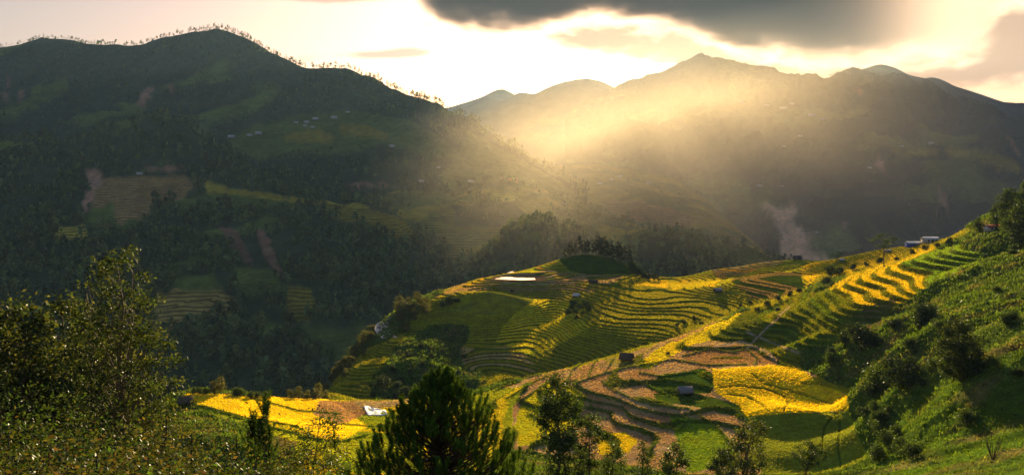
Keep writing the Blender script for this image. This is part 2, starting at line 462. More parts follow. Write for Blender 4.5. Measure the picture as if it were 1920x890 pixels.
flat = inpoly(JU, JV, [(1338, 690), (1440, 682), (1500, 686), (1600, 740), (1660, 900), (1400, 900), (1395, 782), (1385, 762), (1336, 735)]) | inpoly(JU, JV, [(335, 732), (606, 746), (640, 760), (690, 800), (620, 830), (560, 800), (480, 790), (400, 765), (340, 755)])
flat &= NY > 130
Zt = Z0.copy(); ris = np.zeros_like(Z0); kk = np.zeros(Z0.shape, int)
for mask, h, r, off, mn in ((spur, 0.54, 0.24, 0.1, 3), (front & ~flat, 0.70, 0.22, 0.0, 3), (strips, 1.30, 0.40, 0.3, 2), (left & ~flat, 0.9, 0.22, 0.2, 3)):
    zt, rr, k = terrace(Z0, h, r, off); w = blur(mask, mn)
    Zt = Zt * (1 - w) + zt * w; ris = np.where(mask, rr, ris); kk = np.where(mask, k, kk)
# the flooded paddy
pond_c = (np.array([968.0]) - CU) / FPX * 447; POND_Z = -53.9
pondm = np.exp(-(((NX - 3.5) / 14.5) ** 4 + ((NY - 450) / 11.0) ** 4))
Zt = Zt * (1 - pondm) + (POND_Z - 0.25) * pondm
scrubby = 1 - np.clip(blur(spur | front | strips | left | mound, 3), 0, 1)
Zt = Zt + scrubby * (0.9 * fbm(NX / 6, NY / 6, 3) * np.clip((NY - 20) / 100, 0, 1)) + mound * 0.15 * fbm(NX / 1.2, NY / 1.2, 2)
near.Z = Zt
NV = near.V
JV = NV + 0.6 * jig

# ---- what grows where, and the painted sunlit zone
h1 = (np.sin(kk * 12.9898 + 1.3) * 43758.5453) % 1.0
h2 = (np.sin(kk * 78.233 + np.floor((NX + 6 * fbm(NX / 30, NY / 30, 2)) / 17.0) * 37.7) * 9631.21) % 1.0
n1 = np.clip(0.5 + 0.7 * fbm(NX / 26 + 3, NY / 26, 3), 0, 1); n2 = np.clip(0.5 + 0.8 * fbm(NX / 9, NY / 9 + 5, 3), 0, 1)
L = lambda a, b, t: a[None, None] * (1 - t[..., None]) + b[None, None] * t[..., None] if a.ndim == 1 else a * (1 - t[..., None]) + b[None, None] * t[..., None]
cov = L(SCRUB, GRASS, n1)
cov = L(cov, np.array((0.13, 0.10, 0.035)), np.clip(n2 - 0.58, 0, 1) * 1.8)


def paint(mask, c):
    global cov
    w = mask.astype(float) if mask.dtype == bool else mask
    c = np.asarray(c)
    cov = cov * (1 - w[..., None]) + (c if c.ndim == 3 else c[None, None]) * w[..., None]


G2 = lambda m, p: m & inpoly(JU, JV, p)
paint(left, L(L(GREEN, LEMON, n1), GOLD, (h2 > 0.75) * 0.7))
paint(G2(left, [(335, 732), (605, 746), (640, 760), (690, 800), (620, 830), (560, 800), (480, 790), (400, 765), (340, 755)]), GOLD)
paint(G2(left, [(600, 752), (690, 752), (690, 775), (640, 795), (585, 775)]), EARTH)
paint(G2(left, [(370, 790), (470, 800), (560, 830), (520, 900), (400, 900), (360, 830)]), L(EARTH, GRASS, n2))
paint(G2(left, [(655, 745), (780, 745), (780, 755), (680, 768)]), STUBBLE * 0.8)
paint(spur, L(OLIVE, LEMON, np.clip(h2 - 0.55, 0, 1) * 0.8))
paint(G2(spur, [(865, 652), (970, 650), (1010, 690), (930, 730), (860, 700)]), L(OLIVE, STUBBLE, (h1 > 0.35) * 0.75))
paint(G2(spur, [(940, 612), (1000, 560), (1060, 555), (1075, 580), (1105, 612), (1060, 640), (1000, 668), (930, 640)]), L(LEMON, GOLD, h1 * 0.6))  # sunlit zone of the spur, its light painted in as yellower treads
paint(G2(spur, [(800, 560), (870, 530), (1000, 505), (1180, 515), (1120, 545), (1050, 565), (1000, 556), (930, 540), (850, 550)]), L(STUBBLE * 0.75, OLIVE, (h2 > 0.45) * 0.85))
paint(G2(spur, [(780, 575), (930, 508), (1060, 478), (1060, 492), (1000, 512), (940, 512), (900, 530), (850, 545), (800, 572)]), L(ORANGE, LEMON, h1))
paint(G2(spur, [(1180, 512), (1262, 520), (1250, 540), (1190, 534)]), GOLD)
paint(G2(spur, [(1250, 520), (1345, 500), (1350, 535), (1260, 545)]), L(LEMON, GOLD, h1))
paint(G2(spur, [(1330, 500), (1420, 485), (1500, 478), (1420, 512), (1345, 522)]), L(ORANGE, STUBBLE, h1 * 0.6))
paint(G2(spur, [(1340, 530), (1420, 505), (1560, 480), (1600, 480), (1500, 508), (1400, 535)]), L(OLIVE * 1.2, LEMON, h1 * 0.6))
paint(G2(spur, [(1370, 525), (1430, 512), (1500, 510), (1510, 540), (1450, 562), (1410, 560)]), L(DKGREEN, EARTH, (h1 > 0.5) * 0.5))
paint(G2(spur, [(1498, 505), (1520, 492), (1565, 488), (1545, 515), (1515, 535)]), GOLD * 0.95)
paint(G2(spur, [(1550, 520), (1590, 490), (1720, 455), (1760, 465), (1660, 505)]), L(OLIVE, GOLD, h1 * 0.8))
paint(mound, L(DRYFIELD, OLIVE, n2)); paint(dome, L(DKGREEN * 0.9, GRASS * 0.7, n2))
paint(front, L(STUBBLE, EARTH, np.clip(n2 * 0.9 + (h2 - 0.5) * 0.7, 0, 1)))
paint(G2(front, [(960, 800), (985, 745), (1030, 712), (1050, 740), (1060, 720), (1100, 742), (1080, 790), (1040, 830), (970, 835)]), L(LEMON, GOLD, n2 * 0.4))
paint(G2(front, [(1120, 815), (1170, 808), (1195, 825), (1180, 850), (1120, 850)]), GOLD)
paint(G2(front, [(1180, 690), (1230, 655), (1310, 622), (1400, 575), (1440, 568), (1390, 620), (1290, 650), (1220, 690)]), L(LEMON, GOLD, n1))
paint(G2(front, [(1130, 672), (1185, 660), (1200, 690), (1150, 690)]), L(OLIVE, STUBBLE, n2))
paint(G2(front, [(1400, 580), (1440, 568), (1500, 640), (1500, 690), (1460, 690), (1440, 665), (1380, 640), (1330, 640)]), L(DKGREEN, OLIVE, n1))
paint(G2(front, [(1300, 650), (1380, 645), (1460, 670), (1460, 684), (1290, 682), (1280, 665)]), EARTH * 0.9)
paint(G2(front, [(1210, 725), (1235, 705), (1320, 690), (1350, 708), (1330, 735), (1240, 740)]), L(DKGREEN, GRASS, n2))
paint(G2(front, [(1225, 740), (1310, 738), (1390, 758), (1400, 785), (1360, 775), (1300, 762), (1235, 752)]), DKGREEN * 1.25)
paint(G2(front, [(1335, 692), (1440, 684), (1500, 688), (1530, 712), (1590, 740), (1590, 768), (1520, 772), (1400, 782), (1385, 760), (1340, 735)]), GOLD * 1.04)
paint(G2(front, [(1395, 780), (1520, 772), (1600, 768), (1660, 900), (1440, 900), (1400, 850)]), L(np.array((0.17, 0.19, 0.014)), LEMON, n1 * 0.15))
paint(G2(front, [(1255, 778), (1330, 788), (1375, 830), (1380, 870), (1290, 885), (1270, 830)]), L(GREEN * 1.15, LEMON, n2 * 0.25))
paint(G2(front, [(1500, 720), (1540, 700), (1600, 728), (1600, 742), (1540, 722)]), OLIVE)
stripcol = np.where((kk < -25)[..., None], GRASS * 1.1, np.where((kk < -22)[..., None], GOLD, np.where((h1 > 0.5)[..., None], LEMON * np.array((.6, 1, 1)), GREEN * 1.25)))
lo = NU - 1.39 * (NV - 540) < 1553
stripcol = np.where(lo[..., None], L(GREEN * 0.8, OLIVE, h2), np.where((Z0 < -31.5)[..., None], GOLD, GREEN * 1.5))
paint(strips, stripcol)
paint(G2(strips, [(1600, 590), (1640, 570), (1690, 555), (1660, 600), (1640, 632), (1590, 640)]), L(EARTH * 0.6, GRASS, n2))
riscol = L(RISER, GRASS * 0.8, n1)
paint(ris * 0.92 * (spur | front | strips | left), riscol)
bundm = np.zeros(NU.shape)
# trodden bund lines across the gold field and stubble rows
for pl in ([(1350, 726), (1385, 722), (1440, 728), (1470, 742), (1478, 755), (1470, 768)], [(1365, 738), (1400, 742), (1430, 758), (1442, 770)], [(1412, 700), (1430, 717), (1475, 729), (1520, 742), (1560, 756)],
           [(1540, 850), (1545, 800), (1565, 775), (1585, 765)], [(1580, 890), (1572, 840), (1575, 790)]):
    pl = np.array(pl, float); dmin = np.full(NU.shape, 1e9)
    sel = (NU > pl[:, 0].min() - 10) & (NU < pl[:, 0].max() + 10) & (NY < 260)
    for a, b in zip(pl[:-1], pl[1:]):
        e = b - a; t = np.clip(((NU - a[0]) * e[0] + (NV - a[1]) * e[1]) / (e @ e), 0, 1)
        dmin = np.minimum(dmin, np.hypot(NU - a[0] - t * e[0], (NV - a[1] - t * e[1])))
    w = np.clip(1.6 - dmin / 1.6, 0, 1) * sel
    paint(w * 0.85, DKGREEN); near.Z = near.Z - 0.35 * w
# earth bunds between the harvested paddies
for pl, wd in (([(1129, 714), (1140, 726), (1195, 752), (1274, 768)], 1.5), ([(1077, 725), (1117, 740), (1168, 755), (1213, 771), (1253, 778), (1290, 784)], 1.9), ([(1165, 762), (1183, 784), (1229, 799), (1271, 808), (1286, 796), (1255, 778)], 1.8),
               ([(1159, 795), (1201, 803), (1229, 814), (1229, 832), (1218, 845)], 1.6), ([(1074, 729), (1101, 747), (1110, 765)], 1.6), ([(1074, 720), (1135, 700), (1183, 687), (1230, 684)], 1.3), ([(1183, 711), (1215, 724), (1255, 742)], 1.2),
               ([(1200, 699), (1240, 706), (1306, 696)], 1.1), ([(1200, 687), (1260, 674), (1327, 685), (1400, 684)], 1.1), ([(1220, 760), (1290, 766), (1346, 802), (1372, 832), (1390, 860)], 1.8), ([(925, 735), (971, 711), (1016, 702)], 1.0), ([(950, 747), (1001, 717), (1026, 705)], 1.0),
               ([(975, 752), (1020, 722), (1045, 700)], 0.9), ([(1062, 717), (1074, 693), (1092, 681)], 1.0), ([(1104, 708), (1110, 687), (1120, 675)], 1.0), ([(1135, 700), (1140, 690), (1150, 674)], 0.9), ([(1010, 735), (1080, 712)], 0.9), ([(1030, 748), (1062, 728)], 0.9), ([(990, 775), (1020, 790), (1025, 820)], 1.4),
               ([(1375, 660), (1400, 655), (1420, 672), (1415, 684)], 1.2), ([(1280, 668), (1330, 655), (1380, 662)], 0.9), ([(345, 752), (420, 775), (500, 800), (560, 815)], 1.4), ([(380, 760), (470, 786), (560, 800)], 0.9), ([(470, 745), (560, 770), (640, 776)], 0.9), ([(640, 795), (700, 800), (780, 790)], 1.0), ([(560, 820), (640, 828), (690, 815)], 1.0)):
    pl = np.array(pl, float); dmin = np.full(NU.shape, 1e9)
    for a, b in zip(pl[:-1], pl[1:]):
        e = b - a; t = np.clip(((NU - a[0]) * e[0] + (NV - a[1]) * e[1]) / (e @ e), 0, 1)
        dmin = np.minimum(dmin, np.hypot(NU - a[0] - t * e[0], (NV - a[1] - t * e[1])))
    w = np.clip(1.7 - dmin / wd, 0, 1) * ((NY > 118) & (NY < 300))
    paint(w * 0.9, DKGREEN * 1.1); near.Z = near.Z + 0.28 * w; bundm = np.maximum(bundm, w)
for pl, wd in (([(1398, 655), (1418, 634), (1440, 612), (1456, 600), (1464, 588), (1482, 575)], 1.1), ([(1400, 622), (1455, 645), (1500, 662)], 1.0), ([(1340, 650), (1390, 640), (1440, 660), (1455, 676)], 1.5)):
    pl = np.array(pl, float); dmin = np.full(NU.shape, 1e9)
    for a, b in zip(pl[:-1], pl[1:]):
        e = b - a; t = np.clip(((NU - a[0]) * e[0] + (NV - a[1]) * e[1]) / (e @ e), 0, 1)
        dmin = np.minimum(dmin, np.hypot(NU - a[0] - t * e[0], (NV - a[1] - t * e[1])))
    paint(np.clip(2 - dmin / wd, 0, 1) * ((NY > 225) & (NY < 350)), np.array((0.36, 0.26, 0.15)))
paint(np.clip((pondm - 0.3) * 4, 0, 1) * (NY > 300), EARTH * 0.6)
near_obj = near.build('ground', M_NEAR, {'cover': cov})
# ------------------------------------------------------------------ the valley sides and mountains beyond
FOREST = np.array((0.036, 0.056, 0.024)); MEADOW = np.array((0.11, 0.135, 0.026)); CROP = np.array((0.40, 0.30, 0.035)); SOIL = np.array((0.50, 0.25, 0.14)); SLIDE = np.array((0.88, 0.47, 0.22))  # SLIDE: bare earth, with sunlight painted in as a brighter, warmer colour
lofts = []


def loft(name, rows, u0, u1, nu, nsub, amp, wl, patches=(), base=FOREST, base2=MEADOW, mixn=0.35, seed=0, crest=True):
    """rows: near to far, each a list of (u, v, d). The row before the last is the crest, the last one lies hidden behind it."""
    us = np.linspace(u0, u1, nu)
    d = []; z = []
    for r in rows:
        r = np.array(sorted(r), float)
        dd = interp_smooth(us, r[:, 0], r[:, 2]); vv = interp_smooth(us, r[:, 0], r[:, 1])
        d.append(dd); z.append((HV - vv) / FPX * dd)
    d = np.array(d); z = np.array(z)
    t = np.linspace(0, len(rows) - 1, (len(rows) - 1) * nsub + 1); k = np.minimum(t.astype(int), len(rows) - 2); f = (t - k)[:, None]
    # Catmull-Rom in height, straight in distance
    p = lambda i: z[np.clip(i, 0, len(rows) - 1)]
    zz = 0.5 * (2 * p(k) + (p(k + 1) - p(k - 1)) * f + (2 * p(k - 1) - 5 * p(k) + 4 * p(k + 1) - p(k + 2)) * f ** 2 + (3 * p(k) - p(k - 1) - 3 * p(k + 1) + p(k + 2)) * f ** 3)
    dd = d[k] * (1 - f) + d[k + 1] * f
    D = dd.T.copy(); Z = zz.T.copy()
    s = Surf(us, D, Z); X = s.X
    crestness = np.exp(-((t - (len(rows) - 2)) / 0.22) ** 2)[None, :] if crest else 0
    nz = fbm(X / wl + seed, D / wl + seed * 2.7, 5, 0.5, True) + 0.4 * fbm(X / (wl * .3) + seed, D / (wl * .3), 3)
    s.Z = Z + amp * nz * (1 - 0.86 * crestness)
    U = s.U; V = s.V
    q = np.clip(0.5 + 0.8 * fbm(X / (wl * .8) + 5, D / (wl * .8), 4), 0, 1)
    w = np.clip((q - (1 - mixn)) * 5, 0, 1)[..., None]
    c = base * (1 - w) + base2 * w
    bands = np.zeros(U.shape); wood = 1 - w[..., 0]
    jg = fbm(U / 22 + seed, V / 14, 4) * 9
    for poly, colr, bd in patches:
        jk = 0.3 if colr is SLIDE else 1.0
        m = blur(inpoly(U + jk * jg, V + 0.6 * jk * jg, poly), 1)
        c = c * (1 - m[..., None]) + np.asarray(colr) * m[..., None]
        bands = bands * (1 - m) + bd * m; wood = wood * (1 - m)
        if bd < 0: wood = np.maximum(wood, m); bands = np.clip(bands, 0, 1)
    b3 = np.repeat(np.clip(bands, 0, 1)[..., None], 3, -1)
    s.wood = wood
    s.obj = s.build(name, M_FAR, {'cover': c, 'bands': b3})
    lofts.append(s)
    return s


# far ridges, closing the valley
loft('mountain_ridge', [[(700, 300, 7600), (1000, 300, 7600), (1300, 300, 7600)], [(700, 240, 8200), (850, 200, 8200), (900, 184, 8200), (940, 168, 8200), (965, 178, 8200), (1000, 200, 8200), (1300, 190, 8200)], [(700, 330, 9200), (1300, 330, 9200)]], 700, 1300, 120, 14, 30, 700, seed=3)
loft('mountain_ridge', [[(1300, 260, 7600), (2100, 300, 7600)], [(1400, 190, 8400), (1480, 150, 8400), (1520, 145, 8400), (1560, 152, 8400), (1650, 170, 8400), (1720, 152, 8400), (1745, 147, 8400), (1800, 166, 8400), (1920, 200, 8400), (2100, 215, 8400)], [(1300, 330, 9400), (2100, 330, 9400)]], 1300, 2100, 160, 14, 30, 700, seed=4)
loft('mountain', [[(780, 380, 4600), (1000, 360, 4600), (1300, 330, 4600)], [(780, 300, 5200), (1000, 270, 5200), (1300, 250, 5200)],
                  [(780, 260, 6200), (850, 215, 6200), (880, 200, 6200), (915, 186, 6200), (940, 192, 6200), (975, 176, 6200), (1000, 180, 6200), (1045, 162, 6200), (1100, 152, 6200), (1130, 158, 6200), (1160, 170, 6200), (1220, 185, 6200), (1300, 190, 6200)], [(780, 330, 7200), (1300, 330, 7200)]],
     780, 1300, 160, 22, 45, 600, seed=5)
# the big mountain on the right with its landslide
P_SLIDE = [(1425, 388), (1445, 384), (1460, 392), (1492, 388), (1496, 400), (1482, 408), (1490, 418), (1512, 438), (1545, 452), (1560, 500), (1465, 500), (1462, 440), (1450, 412), (1448, 398)]
right_mountain = loft('mountain', [
    [(1100, 520, 1500), (1400, 540, 1500), (1700, 520, 1600), (2200, 480, 1800)],
    [(1100, 440, 2200), (1400, 450, 2200), (1700, 440, 2200), (2200, 400, 2300)],
    [(1080, 350, 3000), (1300, 360, 3000), (1600, 350, 2900), (1900, 310, 2900), (2200, 300, 2900)],
    [(1080, 260, 3900), (1250, 240, 3900), (1500, 235, 3700), (1700, 225, 3700), (1900, 255, 3700), (2200, 270, 3700)],
    [(1060, 225, 4500), (1140, 184, 4500), (1180, 163, 4500), (1240, 141, 4500), (1275, 126, 4500), (1310, 118, 4500), (1345, 121, 4500), (1385, 133, 4500), (1415, 131, 4500), (1450, 141, 4500), (1500, 158, 4400), (1545, 160, 4300), (1570, 150, 4300), (1600, 147, 4300), (1640, 158, 4300), (1680, 152, 4300), (1720, 165, 4300), (1800, 205, 4300), (1920, 250, 4300), (2200, 300, 4300)],
    [(1060, 330, 5600), (2200, 330, 5600)]], 1060, 2200, 520, 60, 80, 430, seed=8,
    patches=[(P_SLIDE, SLIDE, 0), ([(1515, 460), (1540, 430), (1575, 420), (1600, 440), (1620, 480), (1560, 490)], MEADOW * 1.3, 0), ([(1640, 296), (1656, 300), (1654, 320), (1644, 316)], SOIL, 0), ([(1755, 357), (1765, 360), (1780, 392), (1772, 388)], SOIL * .8, 0),
             ([(1885, 252), (1892, 258), (1915, 292), (1908, 290)], SOIL * .7, 0), ([(1660, 278), (1700, 282), (1760, 280), (1755, 291), (1680, 290)], CROP * .8, 0.3), ([(1770, 278), (1830, 280), (1900, 300), (1920, 325), (1840, 305), (1790, 298)], CROP * .7, 0.3),
             ([(1440, 205), (1480, 200), (1560, 212), (1560, 225), (1500, 240), (1450, 235)], MEADOW, 0), ([(1300, 330), (1400, 340), (1420, 380), (1330, 400), (1250, 390)], MEADOW * 1.3, 0.5), ([(1600, 165), (1620, 168), (1612, 180)], SOIL * .6, 0),
             ([(1575, 420), (1582, 414), (1592, 432)], SOIL, 0)])
loft('mountain', [[(1550, 210, 5200), (2200, 300, 5200)], [(1540, 170, 5900), (1585, 146, 5900), (1615, 136, 5900), (1650, 127, 5900), (1680, 134, 5900), (1705, 146, 5900), (1740, 152, 5900), (1800, 168, 5900), (1850, 188, 5900), (1900, 198, 5900), (2200, 230, 5900)], [(1540, 330, 7000), (2200, 330, 7000)]], 1540, 2200, 200, 20, 40, 500, seed=9)
# the big mountain on the left
LEFT_CREST = [(-500, 110, 2500), (-200, 100, 2500), (0, 90, 2450), (60, 80, 2450), (100, 76, 2400), (130, 77, 2400), (180, 88, 2400), (230, 91, 2350), (270, 86, 2350), (310, 72, 2300), (360, 66, 2300), (420, 60, 2250), (450, 68, 2200), (490, 90, 2150), (540, 114, 2050), (580, 128, 2000), (620, 128, 1950), (650, 130, 1900), (700, 156, 1850), (760, 178, 1780), (800, 188, 1720), (850, 216, 1650), (880, 238, 1600), (920, 262, 1560), (960, 284, 1520), (1000, 312, 1480), (1040, 330, 1440), (1100, 368, 1400)]
left_mountain = loft('mountain', [
    [(-500, 420, 1050), (0, 420, 1050), (300, 400, 1050), (600, 395, 1050), (800, 400, 1080), (950, 400, 1120), (1100, 420, 1150)],
    [(-500, 330, 1350), (0, 330, 1350), (300, 320, 1350), (600, 320, 1300), (800, 340, 1250), (950, 370, 1220), (1100, 405, 1220)],
    [(-500, 250, 1750), (0, 245, 1750), (300, 230, 1750), (600, 235, 1600), (800, 265, 1450), (950, 335, 1330), (1100, 390, 1290)],
    [(-500, 170, 2150), (0, 165, 2150), (300, 150, 2050), (600, 175, 1780), (800, 225, 1580), (950, 308, 1420), (1100, 378, 1340)],
    LEFT_CREST, [(-500, 200, 3200), (400, 200, 3100), (700, 260, 2600), (900, 340, 2200), (1100, 480, 1900)]], -500, 1100, 620, 46, 26, 260, seed=12, mixn=0.3,
    patches=[([(425, 262), (480, 235), (560, 215), (660, 205), (770, 225), (830, 260), (880, 300), (820, 300), (720, 270), (640, 290), (560, 290), (480, 300), (430, 280)], MEADOW * .85, 0), ([(530, 250), (600, 243), (625, 258), (610, 270), (535, 265)], CROP * .7, 0.5), ([(635, 232), (690, 235), (735, 255), (720, 262), (640, 252)], CROP * .55, 0.5),
             ([(530, 275), (600, 272), (600, 283), (525, 283)], MEADOW, 0), ([(460, 285), (490, 270), (500, 282), (470, 300)], MEADOW * 1.1, 0), ([(258, 196), (276, 162), (288, 162), (278, 185), (262, 202)], SOIL * .75, 0), ([(318, 158), (328, 162), (325, 175), (318, 172)], SOIL * .45, 0),
             ([(5, 180), (15, 140), (20, 165), (12, 192)], SOIL * .4, 0), ([(35, 170), (42, 165), (40, 195), (35, 190)], SOIL * .5, 0), ([(60, 165), (125, 145), (130, 170), (90, 190), (55, 190)], MEADOW * .8, 0), ([(0, 205), (60, 190), (70, 200), (20, 220), (0, 225)], MEADOW, 0),
             ([(880, 245), (960, 290), (1050, 340), (1100, 380), (1100, 420), (960, 400), (860, 380), (820, 330), (850, 300)], MEADOW * .9, 0.25), ([(650, 345), (720, 340), (735, 352), (655, 356)], SOIL * .5, 0)])
# wooded knoll and the middle shelf with the red-earth terraces
loft('hill', [
    [(-500, 640, 560), (0, 640, 560), (200, 660, 540), (450, 770, 470), (650, 780, 470), (760, 760, 500), (860, 700, 560)],
    [(-500, 520, 760), (0, 520, 760), (200, 520, 740), (450, 560, 680), (650, 580, 660), (760, 600, 640), (860, 600, 640)],
    [(-500, 430, 900), (0, 430, 900), (200, 420, 900), (400, 440, 880), (600, 480, 800), (740, 480, 800), (800, 520, 760), (860, 560, 720)],
    [(-500, 350, 1050), (0, 345, 1050), (170, 350, 1050), (300, 355, 1050), (420, 368, 1020), (560, 395, 980), (660, 405, 960), (740, 415, 930), (800, 470, 860), (860, 530, 800)],
    [(-500, 261, 1250), (0, 267, 1250), (60, 261, 1250), (130, 273, 1250), (180, 251, 1250), (230, 229, 1240), (290, 221, 1230), (340, 231, 1220), (380, 256, 1210), (420, 286, 1190), (460, 316, 1160), (500, 356, 1120), (560, 379, 1080), (640, 396, 1050), (700, 407, 1020), (750, 421, 990), (790, 459, 920), (830, 511, 850), (860, 551, 820)],
    [(-500, 330, 1500), (200, 330, 1500), (500, 420, 1300), (860, 640, 980)]], -500, 860, 560, 54, 13, 130, seed=21, mixn=0.3,
    patches=[([(165, 350), (190, 332), (350, 332), (372, 345), (345, 372), (300, 380), (260, 410), (200, 425), (160, 420), (175, 380)], np.array((0.36, 0.21, 0.07)), 0.9), ([(160, 395), (215, 380), (215, 420), (160, 425)], MEADOW * 1.2, 0.5), ([(98, 425), (160, 422), (168, 445), (105, 452)], CROP * 1.1, 0.9),
             ([(162, 320), (180, 317), (192, 325), (188, 345), (170, 380), (152, 400), (165, 350)], SOIL, 0), ([(380, 335), (420, 350), (540, 367), (640, 378), (690, 384), (690, 394), (560, 380), (420, 372), (385, 360)], CROP * .9, 0.3), ([(390, 360), (500, 372), (560, 385), (520, 395), (420, 385)], MEADOW, 0.4),
             ([(270, 315), (340, 312), (345, 318), (275, 320)], SOIL * .7, 0), ([(410, 425), (440, 430), (460, 460), (475, 490), (465, 500), (440, 470)], SOIL * .42, 0), ([(478, 428), (500, 435), (510, 465), (525, 500), (540, 520), (520, 520), (495, 480)], SOIL * .5, 0),
             ([(300, 550), (340, 540), (410, 540), (455, 575), (440, 585), (390, 590), (350, 620), (300, 640), (280, 600)], np.array((0.40, 0.26, 0.06)), 0.9), ([(310, 520), (400, 515), (420, 540), (340, 545)], MEADOW, 0), ([(530, 540), (580, 540), (600, 590), (560, 605), (540, 580)], CROP * .6, 0.8), ([(470, 590), (530, 610), (520, 635), (480, 625)], MEADOW * 1.1, 0),
             ([(560, 600), (640, 620), (650, 660), (600, 670)], MEADOW * .8, 0), ([(20, 570), (100, 570), (80, 590), (20, 590)], MEADOW * .7, 0.3), ([(600, 380), (690, 392), (760, 410), (790, 450), (760, 455), (690, 425), (610, 405)], CROP * .55, 0.7), ([(440, 500), (520, 505), (530, 545), (470, 560), (430, 530)], MEADOW, 0.3), ([(600, 640), (680, 600), (720, 640), (640, 700)], MEADOW * .8, 0.2)])
# the terraced bowl, wooded spurs and the village spur in the middle of the valley
loft('hill', [
    [(640, 620, 700), (800, 620, 700), (950, 620, 720), (1100, 600, 760), (1300, 580, 800), (1500, 560, 850)],
    [(640, 520, 820), (800, 520, 820), (950, 500, 860), (1100, 490, 900), (1300, 500, 900), (1500, 520, 900)],
    [(640, 420, 960), (800, 425, 960), (950, 420, 980), (1100, 430, 1000), (1300, 450, 980), (1500, 500, 960)],
    [(640, 370, 1120), (800, 375, 1120), (950, 372, 1120), (1050, 390, 1110), (1150, 418, 1080), (1250, 445, 1040), (1350, 480, 1000), (1500, 520, 980)],
    [(640, 350, 1250), (800, 348, 1250), (940, 345, 1240), (1000, 360, 1220), (1060, 380, 1190), (1120, 405, 1150), (1200, 432, 1100), (1280, 455, 1060), (1360, 490, 1020), (1500, 530, 1000)],
    [(640, 400, 1500), (1000, 420, 1450), (1500, 600, 1200)]], 640, 1500, 420, 44, 9, 120, seed=31, mixn=0.5, base=MEADOW * .75, base2=CROP * .6,
    patches=[([(780, 420), (860, 375), (960, 385), (985, 410), (930, 450), (870, 470), (830, 505), (800, 470)], np.array((0.15, 0.14, 0.025)), 0.9), ([(850, 385), (960, 378), (985, 400), (960, 425), (850, 425)], FOREST, -1), ([(915, 365), (985, 362), (980, 378), (920, 376)], CROP * 1.4, 0.8)])
loft('hill', [
    [(820, 640, 620), (1000, 600, 640), (1200, 580, 650), (1400, 560, 680)],
    [(820, 575, 720), (900, 525, 740), (1000, 485, 760), (1080, 495, 760), (1160, 520, 740), (1280, 510, 760), (1400, 545, 740)],
    [(820, 545, 790), (870, 515, 800), (930, 472, 820), (985, 430, 840), (1010, 422, 840), (1050, 440, 830), (1110, 468, 820), (1160, 500, 800), (1190, 482, 830), (1210, 458, 850), (1290, 460, 850), (1340, 488, 830), (1380, 515, 810), (1400, 530, 800)],
    [(820, 640, 950), (1400, 640, 950)]], 820, 1400, 300, 50, 7, 90, seed=37, mixn=0.25)
loft('hill', [
    [(900, 480, 1250), (1200, 500, 1200), (1500, 540, 1150)],
    [(900, 420, 1500), (1100, 420, 1480), (1300, 440, 1420), (1500, 500, 1350)],
    [(900, 372, 1750), (1050, 372, 1750), (1130, 376, 1740), (1200, 378, 1700), (1260, 392, 1650), (1310, 408, 1600), (1360, 432, 1540), (1420, 470, 1480), (1500, 520, 1420)],
    [(900, 345, 2050), (1100, 340, 2050), (1300, 375, 2000), (1400, 450, 1950), (1500, 545, 1900)],
    [(900, 325, 2400), (1100, 318, 2400), (1250, 338, 2400), (1350, 405, 2350), (1420, 475, 2300), (1500, 565, 2300)],
    [(900, 400, 2900), (1500, 460, 2900)]], 900, 1500, 300, 40, 12, 170, seed=41, mixn=0.6, base=MEADOW * .7, base2=CROP * .5,
    patches=[([(1130, 378), (1200, 376), (1260, 392), (1310, 410), (1290, 425), (1200, 415), (1140, 400)], np.array((0.30, 0.16, 0.05)), 0.8), ([(1060, 385), (1130, 390), (1150, 410), (1080, 405)], MEADOW * 1.3, 0.5)])
# valley floor under everything, out to the horizon
bpy_us = np.linspace(-1500, 3400, 80); bd = np.geomspace(300, 10000, 60)
vf = Surf(bpy_us, np.broadcast_to(bd, (80, 60)).copy(), np.full((80, 60), -210.0) + 20 * fbm(np.arange(80)[:, None] / 9.0 + 0 * bd[None], np.arange(60)[None] / 9.0 + 0 * bpy_us[:, None], 3))
vf.build('valley_floor', M_FAR, {'cover': np.broadcast_to(FOREST, (80, 60, 3)).copy(), 'bands': np.zeros((80, 60, 3))})
# water, haze
def simple_mat(name, col, rough=0.8, spec=0.3, noise=0.0, nscale=3.0, metal=0.0):
    m = bpy.data.materials.new(name); m.use_nodes = True; g = NG(m.node_tree); p = g.n['Principled BSDF']
    p.inputs['Roughness'].default_value = rough; p.inputs['Specular IOR Level'].default_value = spec; p.inputs['Metallic'].default_value = metal
    if noise:
        tc = g.node('ShaderNodeTexCoord')
        f = g.rng(g.noise(tc.outputs['Object'], nscale, 5, 0.65), 0.25, 0.75, 1 - noise, 1 + noise, False)
        g.put(p.inputs['Base Color'], g.mix(1.0, (*col, 1), f, 'MULTIPLY'))
    else:
        p.inputs['Base Color'].default_value = (*col, 1)
    return m


M_WATER = simple_mat('still_water', (0.05, 0.05, 0.04), 0.06, 0.8)
w_px = [(927, 523), (946, 515), (958, 508), (964, 509), (966, 515), (985, 518), (1002, 520), (1004, 524), (980, 525), (950, 524)]
wv = [((u - CU) / FPX * d, d, POND_Z) for u, v in w_px for d in [FPX * -POND_Z / (v - HV)]]
wo = mesh_obj('paddy_water', wv, [list(range(len(wv)))], M_WATER); tag(wo, kind='structure')

